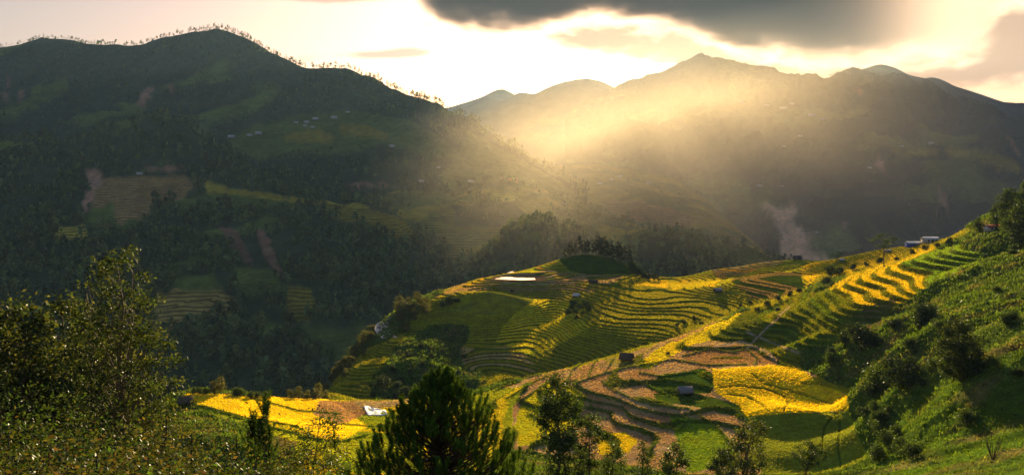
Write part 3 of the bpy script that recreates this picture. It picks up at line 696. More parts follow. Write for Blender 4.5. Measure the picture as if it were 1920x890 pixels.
zmax = 700.0
hz_v = [(x, y, z) for z in (-260, zmax) for x, y in ((-16000, -120), (16000, -120), (16000, 10200), (-16000, 10200))]
hz = mesh_obj('haze', hz_v, [[3, 2, 1, 0], [4, 5, 6, 7], [0, 1, 5, 4], [1, 2, 6, 5], [2, 3, 7, 6], [3, 0, 4, 7]], None)
hm = bpy.data.materials.new('haze_air'); hm.use_nodes = True; g = NG(hm.node_tree); g.n.clear()
pv = g.node('ShaderNodeVolumePrincipled'); pv.inputs['Color'].default_value = (0.46, 0.70, 1.0, 1)
pv.inputs['Density'].default_value = HAZE_DENSITY; pv.inputs['Anisotropy'].default_value = HAZE_G
g.l.new(pv.outputs[0], g.node('ShaderNodeOutputMaterial').inputs['Volume'])
hz.data.materials.append(hm); tag(hz, kind='stuff')


# ------------------------------------------------------------------ the evening cloud bank: a lit volume beyond the mountains
CY0, CY1 = 12750.0, 13650.0
ck = 13200.0 / FPX
cx = lambda u: (u - CU) * ck
cz = lambda v: (HV - v) * ck
cv_ = [(x, y, z) for z in (cz(150), cz(-110)) for x, y in ((cx(760), CY0), (cx(2080), CY0), (cx(2080), CY1), (cx(760), CY1))]
cl = mesh_obj('cloud_bank', cv_, [[3, 2, 1, 0], [4, 5, 6, 7], [0, 1, 5, 4], [1, 2, 6, 5], [2, 3, 7, 6], [3, 0, 4, 7]], None); tag(cl, kind='stuff')
cm = bpy.data.materials.new('cloud_vapour'); cm.use_nodes = True; g = NG(cm.node_tree); g.n.clear()
geo = g.node('ShaderNodeNewGeometry'); sp = g.node('ShaderNodeSeparateXYZ'); g.l.new(geo.outputs['Position'], sp.inputs[0])
mp = g.node('ShaderNodeMapping'); mp.inputs['Scale'].default_value = (1.0, 1.0, 2.2); g.l.new(geo.outputs['Position'], mp.inputs['Vector'])
nzc = g.m('ADD', g.m('MULTIPLY', g.noise(mp.outputs[0], 0.0011, 6, 0.6, 0.4), 0.72), g.m('MULTIPLY', g.noise(mp.outputs[0], 0.0042, 4, 0.6, 0.2), 0.28))
# underside height along the bank
fc = g.node('ShaderNodeFloatCurve')
crv = fc.mapping.curves[0]
base_pts = [(760, 20), (810, 50), (860, 76), (960, 82), (1050, 70), (1160, 68), (1260, 78), (1340, 102), (1450, 124), (1560, 132), (1700, 142), (1790, 136), (1840, 100), (1900, 40), (2080, 20)]
pp = [((u - 760) / 1320.0, v / 200.0) for u, v in base_pts]
crv.points[0].location = pp[0]; crv.points[1].location = pp[-1]
for q in pp[1:-1]: crv.points.new(*q)
fc.mapping.update()
g.put(fc.inputs['Value'], g.rng(sp.outputs[0], cx(760), cx(2080), 0, 1, False))
zlow = g.m('MULTIPLY', g.m('SUBTRACT', HV, g.m('MULTIPLY', fc.outputs[0], 200.0)), ck)
hgt = g.m('SUBTRACT', sp.outputs[2], zlow)                     # metres above the underside
shape = g.m('MULTIPLY', hgt, 1 / 330.0)
dep = g.m('MULTIPLY', g.m('ABSOLUTE', g.m('SUBTRACT', sp.outputs[1], 13200.0)), -0.0009)
thin = g.rng(sp.outputs[0], cx(1400), cx(1800), 1.0, 0.22)
den = g.rng(g.m('ADD', g.m('ADD', shape, dep), g.m('MULTIPLY', g.m('SUBTRACT', nzc, 0.5), 4.6)), 0.0, 1.4)
ends = g.m('MULTIPLY', g.rng(sp.outputs[0], cx(755), cx(830)), g.rng(sp.outputs[0], cx(2070), cx(1880)))
den = g.m('MULTIPLY', g.m('MULTIPLY', den, ends), g.m('MULTIPLY', thin, CLOUD_DENSITY))
pv = g.node('ShaderNodeVolumePrincipled'); pv.inputs['Color'].default_value = (1.0, 0.84, 0.84, 1); pv.inputs['Anisotropy'].default_value = 0.3
g.l.new(den, pv.inputs['Density']); g.l.new(pv.outputs[0], g.node('ShaderNodeOutputMaterial').inputs['Volume'])
cl.data.materials.append(cm)

# ------------------------------------------------------------------ mist volume added in the valley, tinted gold to carry the sunbeam's glow
MC = np.array((310.0, 1330.0, -85.0)); MR = np.array((580.0, 940.0, 310.0))
bm = bpy.data.meshes.new('mist'); import bmesh
b_ = bmesh.new(); bmesh.ops.create_icosphere(b_, subdivisions=3, radius=1.02); b_.to_mesh(bm); b_.free()
mi = bpy.data.objects.new('mist', bm); COL.objects.link(mi); mi.location = tuple(MC); mi.scale = tuple(MR); tag(mi, kind='stuff')
mm = bpy.data.materials.new('glow_mist'); mm.use_nodes = True; g = NG(mm.node_tree); g.n.clear()
tc = g.node('ShaderNodeTexCoord'); ln = g.node('ShaderNodeVectorMath', operation='LENGTH'); g.l.new(tc.outputs['Object'], ln.inputs[0])
nm_ = g.noise(tc.outputs['Object'], 3.0, 3, 0.5)
fall = g.rng(g.m('ADD', ln.outputs['Value'], g.m('MULTIPLY', g.m('SUBTRACT', nm_, 0.5), 0.35)), 1.0, 0.68)
pv = g.node('ShaderNodeVolumePrincipled'); pv.inputs['Color'].default_value = (0.98, 0.77, 0.49, 1); pv.inputs['Anisotropy'].default_value = MIST_G
g.put(pv.inputs['Density'], g.m('MULTIPLY', fall, MIST_DENSITY)); g.l.new(pv.outputs[0], g.node('ShaderNodeOutputMaterial').inputs['Volume'])
bm.materials.append(mm)
# ------------------------------------------------------------------ plants


def leaf_material(name, trans=0.40, gloss=0.015):
    m = bpy.data.materials.new(name); m.use_nodes = True; g = NG(m.node_tree); g.n.clear()
    at = g.node('ShaderNodeAttribute', attribute_name='tint')
    geo = g.node('ShaderNodeNewGeometry')
    f = g.rng(g.noise(geo.outputs['Position'], 1.7, 2, 0.5), 0.3, 0.7, 0.75, 1.25, False)
    c = g.mix(1.0, at.outputs['Color'], f, 'MULTIPLY')
    d = g.node('ShaderNodeBsdfDiffuse'); t = g.node('ShaderNodeBsdfTranslucent'); s = g.node('ShaderNodeBsdfGlossy')
    g.l.new(c, d.inputs[0]); g.l.new(g.mix(1.0, c, (1.25, 1.1, 0.55, 1), 'MULTIPLY'), t.inputs[0]); s.inputs['Roughness'].default_value = 0.4
    a = g.node('ShaderNodeMixShader'); a.inputs[0].default_value = trans; g.l.new(d.outputs[0], a.inputs[1]); g.l.new(t.outputs[0], a.inputs[2])
    b = g.node('ShaderNodeMixShader'); b.inputs[0].default_value = gloss; g.l.new(a.outputs[0], b.inputs[1]); g.l.new(s.outputs[0], b.inputs[2])
    g.l.new(b.outputs[0], g.node('ShaderNodeOutputMaterial').inputs[0])
    return m


M_LEAF = leaf_material('leaves'); M_NEEDLE = leaf_material('needles', 0.12, 0.0); M_RICE = leaf_material('rice_blades', 0.45, 0.02); M_WOODS = leaf_material('far_leaves', 0.25, 0.0)
M_BARK = simple_mat('bark', (0.075, 0.05, 0.032), 0.9, 0.1, 0.5, 6.0)
M_PALEBARK = simple_mat('pale_bark', (0.13, 0.10, 0.07), 0.9, 0.1, 0.5, 5.0)


def unit(a): return a / (np.linalg.norm(a, axis=-1, keepdims=True) + 1e-9)


def leaves(c, ln, wd, tint, up=0.3, droop=0.0, r=rng):
    """One four-cornered leaf per centre c; ln/wd arrays or numbers; tint (n,3)."""
    n = len(c)
    ax = r.normal(size=(n, 3)); ax[:, 2] = ax[:, 2] * 0.6 + up - droop
    ax = unit(ax); sd = unit(np.cross(ax, r.normal(size=(n, 3))))
    ln = np.broadcast_to(ln, n)[:, None]; wd = np.broadcast_to(wd, n)[:, None]
    nm = np.cross(ax, sd)
    v = np.stack([c - ax * ln * .5, c + sd * wd * .5 + nm * wd * .12, c + ax * ln * .5, c - sd * wd * .5 + nm * wd * .12], 1).reshape(-1, 3)
    f = np.arange(4 * n).reshape(n, 4)
    return v, f, np.repeat(tint, 4, 0)


def tube(path, rad, k=5):
    path = np.asarray(path, float); n = len(path)
    tg = unit(np.gradient(path, axis=0)); ref = np.array([0.31, 0.95, 0.1])
    a = unit(np.cross(tg, ref)); b = np.cross(tg, a)
    th = np.linspace(0, 2 * np.pi, k, endpoint=False)
    v = (path[:, None] + np.asarray(rad)[:, None, None] * (np.cos(th)[None, :, None] * a[:, None] + np.sin(th)[None, :, None] * b[:, None])).reshape(-1, 3)
    i = np.arange(n - 1)[:, None] * k + np.arange(k)[None]; j = np.arange(n - 1)[:, None] * k + (np.arange(k)[None] + 1) % k
    return v, np.stack([i, j, j + k, i + k], -1).reshape(-1, 4)


class Acc:
    def __init__(self): self.v = []; self.f = []; self.n = 0; self.c = []

    def add(self, v, f, c=None):
        self.v.append(v); self.f.append(f + self.n); self.n += len(v)
        if c is not None: self.c.append(c)

    def build(self, name, mat, parent=None, smooth=False):
        cols = {'tint': np.concatenate(self.c)} if self.c else None
        return mesh_obj(name, np.concatenate(self.v), np.concatenate(self.f), mat, parent, smooth, cols)


def tints(n, cols, r=rng, var=0.25):
    cols = np.asarray(cols, float); k = r.integers(0, len(cols), n)
    return cols[k] * (1 + var * r.normal(size=(n, 1))).clip(0.4, 1.8)


def make_tree(name, H, prof, nclump, nleaf, ll, lw, cols, trunk_r=0.12, clump_r=0.45, stems=1, seed=1, bark=None, lean=0.0, flat=1.0, low=0.0, limb=0.4, up=0.25):
    """Trunk with limbs and a crown of leaf clumps inside the profile [(height share, half width), ...]; base at the origin."""
    r = np.random.default_rng(seed)
    root = empty(name, (0, 0, 0))
    pr = np.array(prof, float)
    wood = Acc(); crown = Acc()
    trunks = []
    for s in range(stems):
        k = 9; t = np.linspace(0, 1, k); a = r.uniform(0, 6.28); sp = (0.0 if stems == 1 else 0.16 * H)
        p = np.stack([np.cos(a) * sp * t ** 1.1 + lean * H * t ** 1.5 + 0.02 * H * np.cumsum(r.normal(size=k)) * .5, np.sin(a) * sp * t ** 1.1 + 0.02 * H * np.cumsum(r.normal(size=k)) * .5, t * H * (0.94 if s == 0 else r.uniform(.6, .85))], 1)
        p[0, 2] = -0.3
        trunks.append(p); v, f = tube(p, trunk_r * (1 - 0.86 * t) * (1 if s == 0 else .7), 6); wood.add(v, f)
    hs = r.uniform(pr[0, 0], pr[-1, 0], nclump * 3)
    wds = np.interp(hs, pr[:, 0], pr[:, 1])
    keep = r.random(len(hs)) < (wds / wds.max()) ** 0.8
    hs, wds = hs[keep][:nclump], wds[keep][:nclump]
    for h, w in zip(hs, wds):
        a = r.uniform(0, 6.28); rr = w * math.sqrt(r.uniform(0.12, 1.0))
        ax = np.array([np.interp(h * H, trunks[0][:, 2], trunks[0][:, i]) for i in (0, 1)])
        c = np.array([ax[0] + math.cos(a) * rr, ax[1] + math.sin(a) * rr, h * H])
        tr = trunks[r.integers(0, stems)]
        zb = max(low * H, h * H - limb * rr - r.uniform(0.3, 1.0) * limb * H * .25)
        zb = min(zb, tr[-1, 2]); b = np.array([np.interp(zb, tr[:, 2], tr[:, i]) for i in range(3)])
        m1 = b + (c - b) * 0.5 + np.array([0, 0, 0.06 * np.linalg.norm(c - b)]) + r.normal(size=3) * .04 * np.linalg.norm(c - b)
        if np.linalg.norm(c - b) > 0.15:
            rb = trunk_r * 0.30 * (1 - 0.6 * zb / H)
            v, f = tube([b, (b + m1) / 2, m1, (m1 + c) / 2, c], np.array([1, .8, .6, .45, .2]) * rb, 4); wood.add(v, f)
        n = max(3, int(nleaf * r.uniform(.5, 1.5)))
        cr = clump_r * r.uniform(.7, 1.35)
        q = c + r.normal(size=(n, 3)) * np.array([cr, cr, cr * .7 * flat]) * .62
        bright = r.uniform(.75, 1.25)
        crown.add(*leaves(q, ll * r.uniform(.6, 1.25, n), lw * r.uniform(.7, 1.2, n), tints(n, cols, r) * bright, up, r=r))
    wood.build('trunk', bark or M_BARK, root, True)
    crown.build('crown', M_LEAF, root)
    return root


def shrub_mesh(name, w, h, n, ll, lw, cols, seed, lobes=7, stems=True):
    """A bush: several leafy lobes over short stems; base at the origin."""
    r = np.random.default_rng(seed); root = empty(name, (0, 0, 0)); cr = Acc(); wd = Acc()
    for i in range(lobes):
        a = r.uniform(0, 6.28); rr = w * .5 * math.sqrt(r.random()) * .75; R0 = r.uniform(.26, .42) * min(w, h * 1.2)
        c = np.array([math.cos(a) * rr, math.sin(a) * rr, max(R0 * .7, h * r.uniform(.35, .95) - R0 * .5)])
        m = n // lobes; d = unit(r.normal(size=(m, 3))); q = c + d * R0 * (r.random((m, 1)) ** .45) * np.array([1, 1, .85]) * r.uniform(.85, 1.15, (m, 1))
        q[:, 2] = np.abs(q[:, 2]) + .02
        cr.add(*leaves(q, ll * r.uniform(.6, 1.3, m), lw * r.uniform(.6, 1.2, m), tints(m, cols, r) * r.uniform(.75, 1.25), .3, r=r))
        b = np.array([c[0] * .15, c[1] * .15, -.25]); v, f = tube([b, (b + c) / 2 + r.normal(size=3) * .05 * w, c, c + np.array([0, 0, R0 * .5])], np.array([.014, .010, .006, .002]) * h * .8, 4); wd.add(v, f)
    wd.build('stem', M_BARK, root, True); cr.build('foliage', M_LEAF, root)
    return root


def pine_far(name, H, seed, w=0.22, base=.42, n=150):
    r = np.random.default_rng(seed); root = empty(name, (0, 0, 0)); cr = Acc(); wd = Acc()
    t = np.linspace(0, 1, 6); p = np.stack([np.cumsum(r.normal(size=6)) * .008 * H, np.cumsum(r.normal(size=6)) * .008 * H, t * H * .97], 1); p[0, 2] = -.5
    v, f = tube(p, .016 * H * (1 - .8 * t), 5); wd.add(v, f)
    k = 11
    for i in range(k):
        h = base + (1 - base) * (i + r.uniform(0, .8)) / k; a = r.uniform(0, 6.28); ww = w * H * (1.08 - ((h - base) / (1 - base)) ** 1.6) * r.uniform(.45, 1.05)
        c = np.array([math.cos(a) * ww * .75, math.sin(a) * ww * .75, h * H]); b = np.array([0, 0, h * H - .2 * ww])
        v, f = tube([b, c], np.array([.006, .002]) * H, 3); wd.add(v, f)
        m = n // k; q = c + r.normal(size=(m, 3)) * np.array([.55, .55, .22]) * (ww * .62 + .02 * H)
        cr.add(*leaves(q, (.05 if n < 500 else .036) * H * r.uniform(.6, 1.4, m), (.03 if n < 500 else .022) * H * r.uniform(.6, 1.3, m), tints(m, [(.014, .022, .009), (.018, .028, .010), (.024, .034, .011)], r), .2, r=r))
    wd.build('trunk', M_BARK, root, True); cr.build('crown', M_NEEDLE, root)
    return root


placed = []


def put_at(proto, first, loc, rz, sc, label=None, group=None):
    if first:
        proto.location = tuple(map(float, loc)); proto.rotation_euler = (0, 0, rz); proto.scale = (sc, sc, sc)
        if label: proto['label'] = label
        if group: proto['group'] = group
        return proto
    return dup(proto, loc, rz, sc, label, group)


class Kind:
    """A few grown variants of one plant; the first use moves the variant itself, later uses copy it."""
    def __init__(self, protos, h): self.p = protos; self.h = h; self.used = [False] * len(protos); self.k = 0

    def put(self, loc, height, label, cat, group=None, rz=None):
        i = self.k % len(self.p); self.k += 1
        o = self.p[i] if not self.used[i] else None
        sc = height / self.h; rz = rng.uniform(0, 6.28) if rz is None else rz
        if o is not None:
            self.used[i] = True; put_at(o, True, loc, rz, sc, label, group); tag(o, cat=cat)
        else:
            o = dup(self.p[i], loc, rz, sc, label, group); tag(o, cat=cat)
        if group is None and 'group' in o: del o['group']
        return o


DARK = [(.020, .034, .009), (.028, .044, .010), (.036, .055, .012)]
MID = [(.045, .075, .012), (.060, .090, .014), (.035, .06, .012)]
WARM = [(.10, .105, .018), (.075, .09, .016), (.13, .11, .02), (.055, .07, .014)]
FRESH = [(.06, .125, .016), (.08, .15, .02), (.05, .10, .018)]
PALE = [(.12, .115, .035), (.08, .09, .02), (.07, .085, .02), (.05, .06, .015)]
RUST = [(.11, .075, .02), (.09, .085, .02), (.07, .075, .018), (.14, .09, .03)]

# ---- trees along the mountain crest
crest_pines = Kind([pine_far('pine_tree', 18, 100 + i, w=.20, base=(.25, .4, .45, .2, .5)[i], n=200) for i in range(5)], 18)
lc = np.array(LEFT_CREST)
us_c = []
for a, b, n in ((-20, 130, 26), (130, 300, 30), (300, 350, 9), (350, 470, 34), (470, 600, 30), (600, 680, 20), (680, 860, 42), (860, 905, 6)):
    us_c += list(np.sort(rng.uniform(a, b, n)))
for u in us_c:
    j = left_mountain.col(u); V = HV - FPX * left_mountain.Z[j] / left_mountain.D[j]; k = int(np.argmin(V))
    k2 = max(0, min(len(V) - 1, k + rng.integers(-2, 2)))
    loc = (left_mountain.X[j, k2], left_mountain.D[j, k2], left_mountain.Z[j, k2] - .6)
    tall = 15.5 if 330 < u < 470 or 680 < u else 12.0
    crest_pines.put(loc, tall * rng.uniform(.7, 1.2), 'tiny dark pine silhouetted on the crest of the high left mountain', 'tree', 'pines along the mountain crest')

for u in np.concatenate([rng.uniform(-10, 330, 34), rng.uniform(470, 690, 30), rng.uniform(900, 960, 6)]):
    j = left_mountain.col(u); V = HV - FPX * left_mountain.Z[j] / left_mountain.D[j]; k2 = int(np.argmin(V))
    crest_pines.put((left_mountain.X[j, k2], left_mountain.D[j, k2], left_mountain.Z[j, k2] - .6), rng.uniform(5, 9.5), 'tiny dark pine silhouetted on the crest of the high left mountain', 'tree', 'pines along the mountain crest')

# ---- the pine grove on the spur's dome
grove = Kind([pine_far('pine_tree', 13, 130 + i, w=(.17, .2, .15, .22)[i], base=(.18, .3, .25, .36)[i], n=1300) for i in range(4)], 13)
for u, vb, hp, side in [(1058, 484, 20, 0), (1067, 484, 26, 0), (1078, 483, 24, 0), (1086, 482, 32, 0), (1096, 482, 26, 0), (1104, 482, 24, 0), (1113, 481, 28, 0), (1123, 481, 36, 1), (1131, 482, 34, 1), (1139, 483, 32, 1), (1147, 485, 34, 1), (1156, 488, 30, 1), (1164, 491, 32, 1), (1172, 494, 36, 1), (1180, 498, 34, 1), (1150, 489, 26, 1), (1092, 485, 22, 0), (1127, 485, 24, 1), (1184, 504, 24, 1), (1118, 482, 30, 1), (1135, 484, 38, 1), (1160, 490, 34, 1), (1072, 483, 24, 0), (1101, 481, 27, 0)]:
    j = near.col(u); ok_ = (near.D[j] > 478) & (near.D[j] < 535); vv_ = np.where(ok_, HV - FPX * near.Z[j] / near.D[j], 1e6); d_ = near.D[j][int(np.argmin(vv_))] - rng.uniform(0, 9)
    p = np.array([(u - CU) / FPX * d_, d_, near.z(u, d_)])
    grove.put(p - [0, 0, .3], hp / FPX * p[1] * rng.uniform(1.05, 1.25), 'dark pine in the taller right half of the hilltop grove' if side else 'dark pine in the lower left half of the hilltop grove', 'tree', 'pines in the hilltop grove')

# ---- round shrubs and small trees in the landscape
bush_dark = Kind([shrub_mesh('shrub', 4.4, 4.0, 1500, .42, .26, DARK, 200 + i) for i in range(4)], 4.0)
bush_mid = Kind([shrub_mesh('shrub', 4.4, 3.6, 1500, .40, .25, MID, 210 + i) for i in range(4)], 3.6)
bush_warm = Kind([shrub_mesh('shrub', 4.0, 4.4, 1500, .40, .26, WARM, 220 + i, lobes=6) for i in range(4)], 4.4)
round_tree = Kind([make_tree('broadleaf_tree', 8, [(.16, 1.0), (.35, 2.3), (.6, 2.5), (.85, 1.6), (1, .4)], 60, 34, .42, .26, WARM, .16, .8, seed=230 + i) for i in range(3)], 8)

edge = [(598, 742), (612, 730), (606, 748), (622, 716), (630, 705), (640, 690), (634, 700), (650, 685), (655, 674), (662, 668), (668, 660), (645, 705), (676, 655), (684, 650), (690, 642), (700, 640), (680, 668), (697, 628), (706, 618), (700, 605), (692, 622), (708, 600),
        (742, 596), (750, 588), (760, 580), (768, 590), (752, 604), (745, 618), (775, 600), (770, 575), (782, 568), (790, 578), (735, 640), (748, 632), (760, 622), (728, 585), (738, 578), (800, 590), (590, 748), (575, 747), (560, 748), (545, 747), (720, 640), (716, 590)]
edge = [e for e in edge if not (698 <= e[0] <= 748 and e[1] < 646)]
for i, (u, v) in enumerate(edge):
    p = near.px(u, v, 215)
    hgt = rng.uniform(14, 26) / FPX * p[1]
    if i % 3 == 0: round_tree.put(p, hgt * 1.3, 'small gold-edged tree among the shrubs on the left flank of the terraced hill', 'tree', 'trees on the left flank of the terraced hill')
    else: bush_warm.put(p, hgt, 'rounded warm green shrub on the left flank of the terraced hill', 'shrub', 'shrubs on the left flank of the terraced hill')
for u, v, h in [(412, 738, 34), (402, 740, 26)]:
    p = near.px(u, v, 190); round_tree.put(p, h / FPX * p[1], 'light green tree behind the gold field, ' + ('taller of the pair' if h > 30 else 'shorter of the pair'), 'tree')
for u, v in [(376, 738), (386, 738), (444, 742), (452, 743), (470, 745), (484, 746), (366, 737), (500, 746)]:
    p = near.px(u, v, 190); bush_mid.put(p, rng.uniform(11, 19) / FPX * p[1], 'low shrub along the far edge of the gold field', 'shrub', 'shrubs along the far edge of the gold field')
for u, v, h in [(722, 712, 26), (735, 700, 24), (718, 728, 38), (742, 730, 26), (752, 716, 22), (770, 700, 18), (790, 688, 18), (810, 672, 16), (830, 660, 16), (845, 645, 14), (765, 740, 24), (750, 742, 20), (700, 742, 22), (780, 728, 18), (805, 735, 22), (820, 700, 15), (860, 700, 15), (850, 720, 16), (765, 668, 15), (790, 652, 14), (815, 640, 14), (838, 622, 12), (870, 672, 14)]:
    p = near.px(u, v, 250); bush_dark.put(p, .68 * h / FPX * p[1], 'dark shrub in the scrubby hollow below the terraced mound', 'shrub', 'shrubs in the scrubby hollow')
for u, v in [(760, 742), (775, 738), (790, 744), (745, 748)]:
    p = near.px(u, v, 225); bush_mid.put(p, 17 / FPX * p[1], 'bright green bush at the foot of the scrubby hollow', 'shrub', 'bushes at the foot of the scrubby hollow')
for u, v, h in [(843, 572, 18), (855, 566, 14), (830, 575, 12), (960, 548, 6)]:
    p = near.px(u, v, 330); bush_dark.put(p, h / FPX * p[1], 'dark bush at the edge of the dry-field mound', 'shrub', 'bushes at the edge of the dry-field mound')
for u, v in [(1070, 580), (1078, 588), (1086, 578), (1092, 590), (1100, 575), (1082, 598), (1065, 590), (1095, 570), (1105, 583), (1074, 572)]:
    p = near.px(u, v, 330); bush_mid.put(p, rng.uniform(8, 14) / FPX * p[1], 'leafy bush in the thicket below the pale-roofed hut', 'shrub', 'bushes below the pale-roofed hut')
for u, v, h in [(1196, 517, 20), (1208, 521, 16), (1218, 524, 12), (1228, 526, 13), (1190, 512, 22), (1292, 548, 0), (1316, 608, 9), (1300, 600, 9), (1282, 608, 10), (1270, 612, 8), (1405, 568, 8), (1390, 575, 8)]:
    if h:
        p = near.px(u, v, 320); bush_dark.put(p, h / FPX * p[1], 'small dark bush right of the pine grove' if u < 1240 else 'dark bush in the gully below the curved terraces', 'shrub', 'bushes right of the grove' if u < 1240 else 'bushes in the gully')
for u, v, h in [(1560, 520, 22), (1548, 535, 18), (1575, 512, 18), (1600, 505, 12), (1625, 500, 10), (1650, 494, 12), (1680, 488, 10), (1710, 478, 12), (1735, 470, 12), (1760, 466, 12), (1500, 548, 12), (1480, 556, 12), (1460, 565, 12), (1440, 575, 12), (1520, 540, 12), (1780, 458, 14), (1420, 585, 10)]:
    p = near.px(u, v, 250); bush_dark.put(p, h / FPX * p[1], 'dark bush in the hedge line that cuts across the upper terraces', 'shrub', 'bushes in the hedge line')
named = [(1615, 655, 52, bush_dark, 'large dark bush below the brown strip terraces'), (1640, 648, 34, bush_dark, 'smaller dark bush touching the large one below the strip terraces'), (1722, 612, 46, bush_dark, 'blackish bush at the right end of the strip terraces'),
         (1750, 600, 30, bush_mid, 'green bush just right of the blackish bush'), (1655, 735, 58, bush_mid, 'rounded bush at the right corner of the gold field'), (1688, 730, 62, bush_dark, 'tall dark bush behind the rounded one by the gold field'),
         (1636, 742, 34, bush_dark, 'low purple-dark bush against the edge of the gold field'), (1830, 700, 40, bush_dark, 'dark bush at the right foot of the big round tree'), (1775, 705, 36, bush_mid, 'green bush at the left foot of the big round tree'),
         (1815, 795, 36, bush_mid, 'bright tussocky bush alone in the green slope'), (1590, 645, 28, bush_dark, 'dark bush at the left end of the bushes below the strips')]
for u, v, h, kd, lab in named:
    p = near.px(u, v); kd.put(p, h / FPX * p[1], lab, 'shrub')
n_ = 0
while n_ < 26:
    u = rng.uniform(1500, 1915); v = rng.uniform(470, 800)
    d = v - np.interp(u, [1500, 1560, 1700, 1850, 1920], [655, 650, 590, 500, 440])
    if d < 8 or v > np.interp(u, [1500, 1600, 1640, 1920], [690, 730, 790, 800]) or (1680 < u < 1900 and 745 < v < 800) or fbm(np.array([u / 60]), np.array([v / 40]), 2)[0] < -.05: continue
    p = near.px(u, v, 60); n_ += 1
    (bush_mid if rng.random() < .55 else bush_dark).put(p, rng.uniform(11, 24) / FPX * p[1], 'wild shrub in the thickets of the shaded right slope', 'shrub', 'shrubs in the thickets of the right slope')
for u, v, h in [(1620, 780, 24), (1640, 800, 30), (1655, 820, 30), (1668, 842, 34), (1690, 850, 34), (1640, 770, 22), (1710, 860, 36), (1660, 790, 24), (1680, 820, 26), (1650, 860, 30)]:
    p = near.px(u, v, 60); bush_mid.put(p, h / FPX * p[1], 'shrub in the row along the right edge of the olive field', 'shrub', 'shrubs along the right edge of the olive field')

# ---- single trees of the middle ground
t = make_tree('broadleaf_tree', 9, [(.03, 2.0), (.2, 2.9), (.5, 2.9), (.75, 2.2), (.92, 1.2), (1, .3)], 150, 60, .34, .22, DARK + [(.05, .065, .012)], .2, .75, seed=301)
p = near.px(1803, 712); t.location = p; t.scale = ((112 / FPX * p[1]) / 9,) * 3; tag(t, 'big rounded dark tree standing alone on the shaded right slope', 'tree')
acacia = [(.62, 1.2), (.7, 3.6), (.8, 4.0), (.93, 2.2), (1, .5)]
for u, v, h, lab, sd in [(1658, 505, 64, 'flat-topped feathery tree standing above the terraces on the skyline', 303), (1570, 497, 26, 'small flat-topped tree on the skyline beside the landslide', 304)]:
    t = make_tree('acacia_tree', 10, acacia, 26, 40, .40, .2, DARK + MID, .16, .8, seed=sd, flat=.45, limb=.9, low=.35)
    p = near.px(u, v, 330); t.location = p; t.scale = ((h / FPX * p[1]) / 10,) * 3; tag(t, lab, 'tree')
for k, (u, v, h, lab) in enumerate([(1892, 432, 78, 'tall dark tree on the right ridge at the picture edge'), (1868, 430, 46, 'dark rounded tree left of the tall one on the right ridge'), (1912, 470, 92, 'bushy tree on the right ridge below the tall dark one'), (1835, 440, 32, 'lowest tree at the left end of the right ridge trees'), (1925, 400, 60, 'tree cut by the picture edge on the right ridge')]):
    t = make_tree('broadleaf_tree', 9, [(.15, 1.4), (.35, 2.4), (.65, 2.6), (.88, 1.6), (1, .4)], 90, 42, .40, .25, DARK + MID, .2, .8, seed=310 + k)
    p = near.px(u, v, 250); t.location = p; t.scale = ((h / FPX * p[1]) / 9,) * 3; tag(t, lab, 'tree')


def by_top(root, H, u, vtop, d, lab, cat='tree', rz=0.0):
    """Stand a plant of built height H on the ground at distance d so that it reaches photo row vtop there."""
    x = (u - CU) / FPX * d; zg = near.z(u, d); zt = (HV - vtop) / FPX * d
    s = max(0.3, (zt - zg + .2) / H)
    root.location = (float(x), float(d), float(zg - .2)); root.scale = (s, s, s); root.rotation_euler = (0, 0, rz); tag(root, lab, cat)
    return s


# trees in front of the paddies
by_top(make_tree('broadleaf_tree', 13, [(.42, .9), (.55, 2.0), (.75, 2.2), (.9, 1.7), (1, .4)], 85, 75, .30, .17, DARK + MID, .16, .55, seed=320), 13, 1042, 706, 92, 'dark leafy tree in front of the lemon-yellow paddy')
by_top(make_tree('broadleaf_tree', 11, [(.42, .8), (.6, 1.6), (.8, 2.0), (.93, 1.2), (1, .3)], 48, 58, .28, .15, MID + DARK, .11, .5, seed=321, lean=.08, stems=2), 11, 1112, 765, 86, 'thin forked tree with open crown right of the dark leafy tree')
by_top(make_tree('broadleaf_tree', 9, [(.1, 1.4), (.35, 2.0), (.7, 1.8), (1, .4)], 70, 70, .28, .16, DARK + MID, .12, .55, seed=322), 9, 1062, 800, 84, 'low bushy tree at the foot of the dark leafy tree')
by_top(make_tree('broadleaf_tree', 8, [(.1, 1.2), (.4, 2.0), (.7, 1.7), (1, .3)], 60, 70, .26, .15, MID, .11, .5, seed=323), 8, 1140, 826, 84, 'green bushy tree under the thin forked tree')
by_top(make_tree('broadleaf_tree', 8, [(.1, .9), (.4, 1.2), (.75, .9), (1, .2)], 50, 60, .26, .15, DARK + MID, .1, .45, seed=324), 8, 1200, 832, 96, 'narrow dark tree left of the round green bush tree')
by_top(make_tree('broadleaf_tree', 6, [(.12, .9), (.4, 1.4), (.7, 1.3), (1, .4)], 50, 60, .28, .17, MID, .1, .5, seed=325), 6, 1266, 832, 106, 'round green tree at the lower edge of the bright green paddy')
by_top(make_tree('broadleaf_tree', 8, [(.08, 2.0), (.3, 2.6), (.65, 2.2), (.9, 1.1), (1, .3)], 80, 70, .28, .16, PALE + MID, .12, .55, seed=326, stems=3), 8, 1392, 786, 112, 'pale leafy tree below the curve of the olive field')
by_top(make_tree('broadleaf_tree', 7, [(.05, 1.6), (.4, 2.2), (.7, 1.7), (1, .4)], 60, 60, .28, .17, DARK, .12, .5, seed=327), 7, 1350, 842, 106, 'dark low tree left of the pale leafy tree')
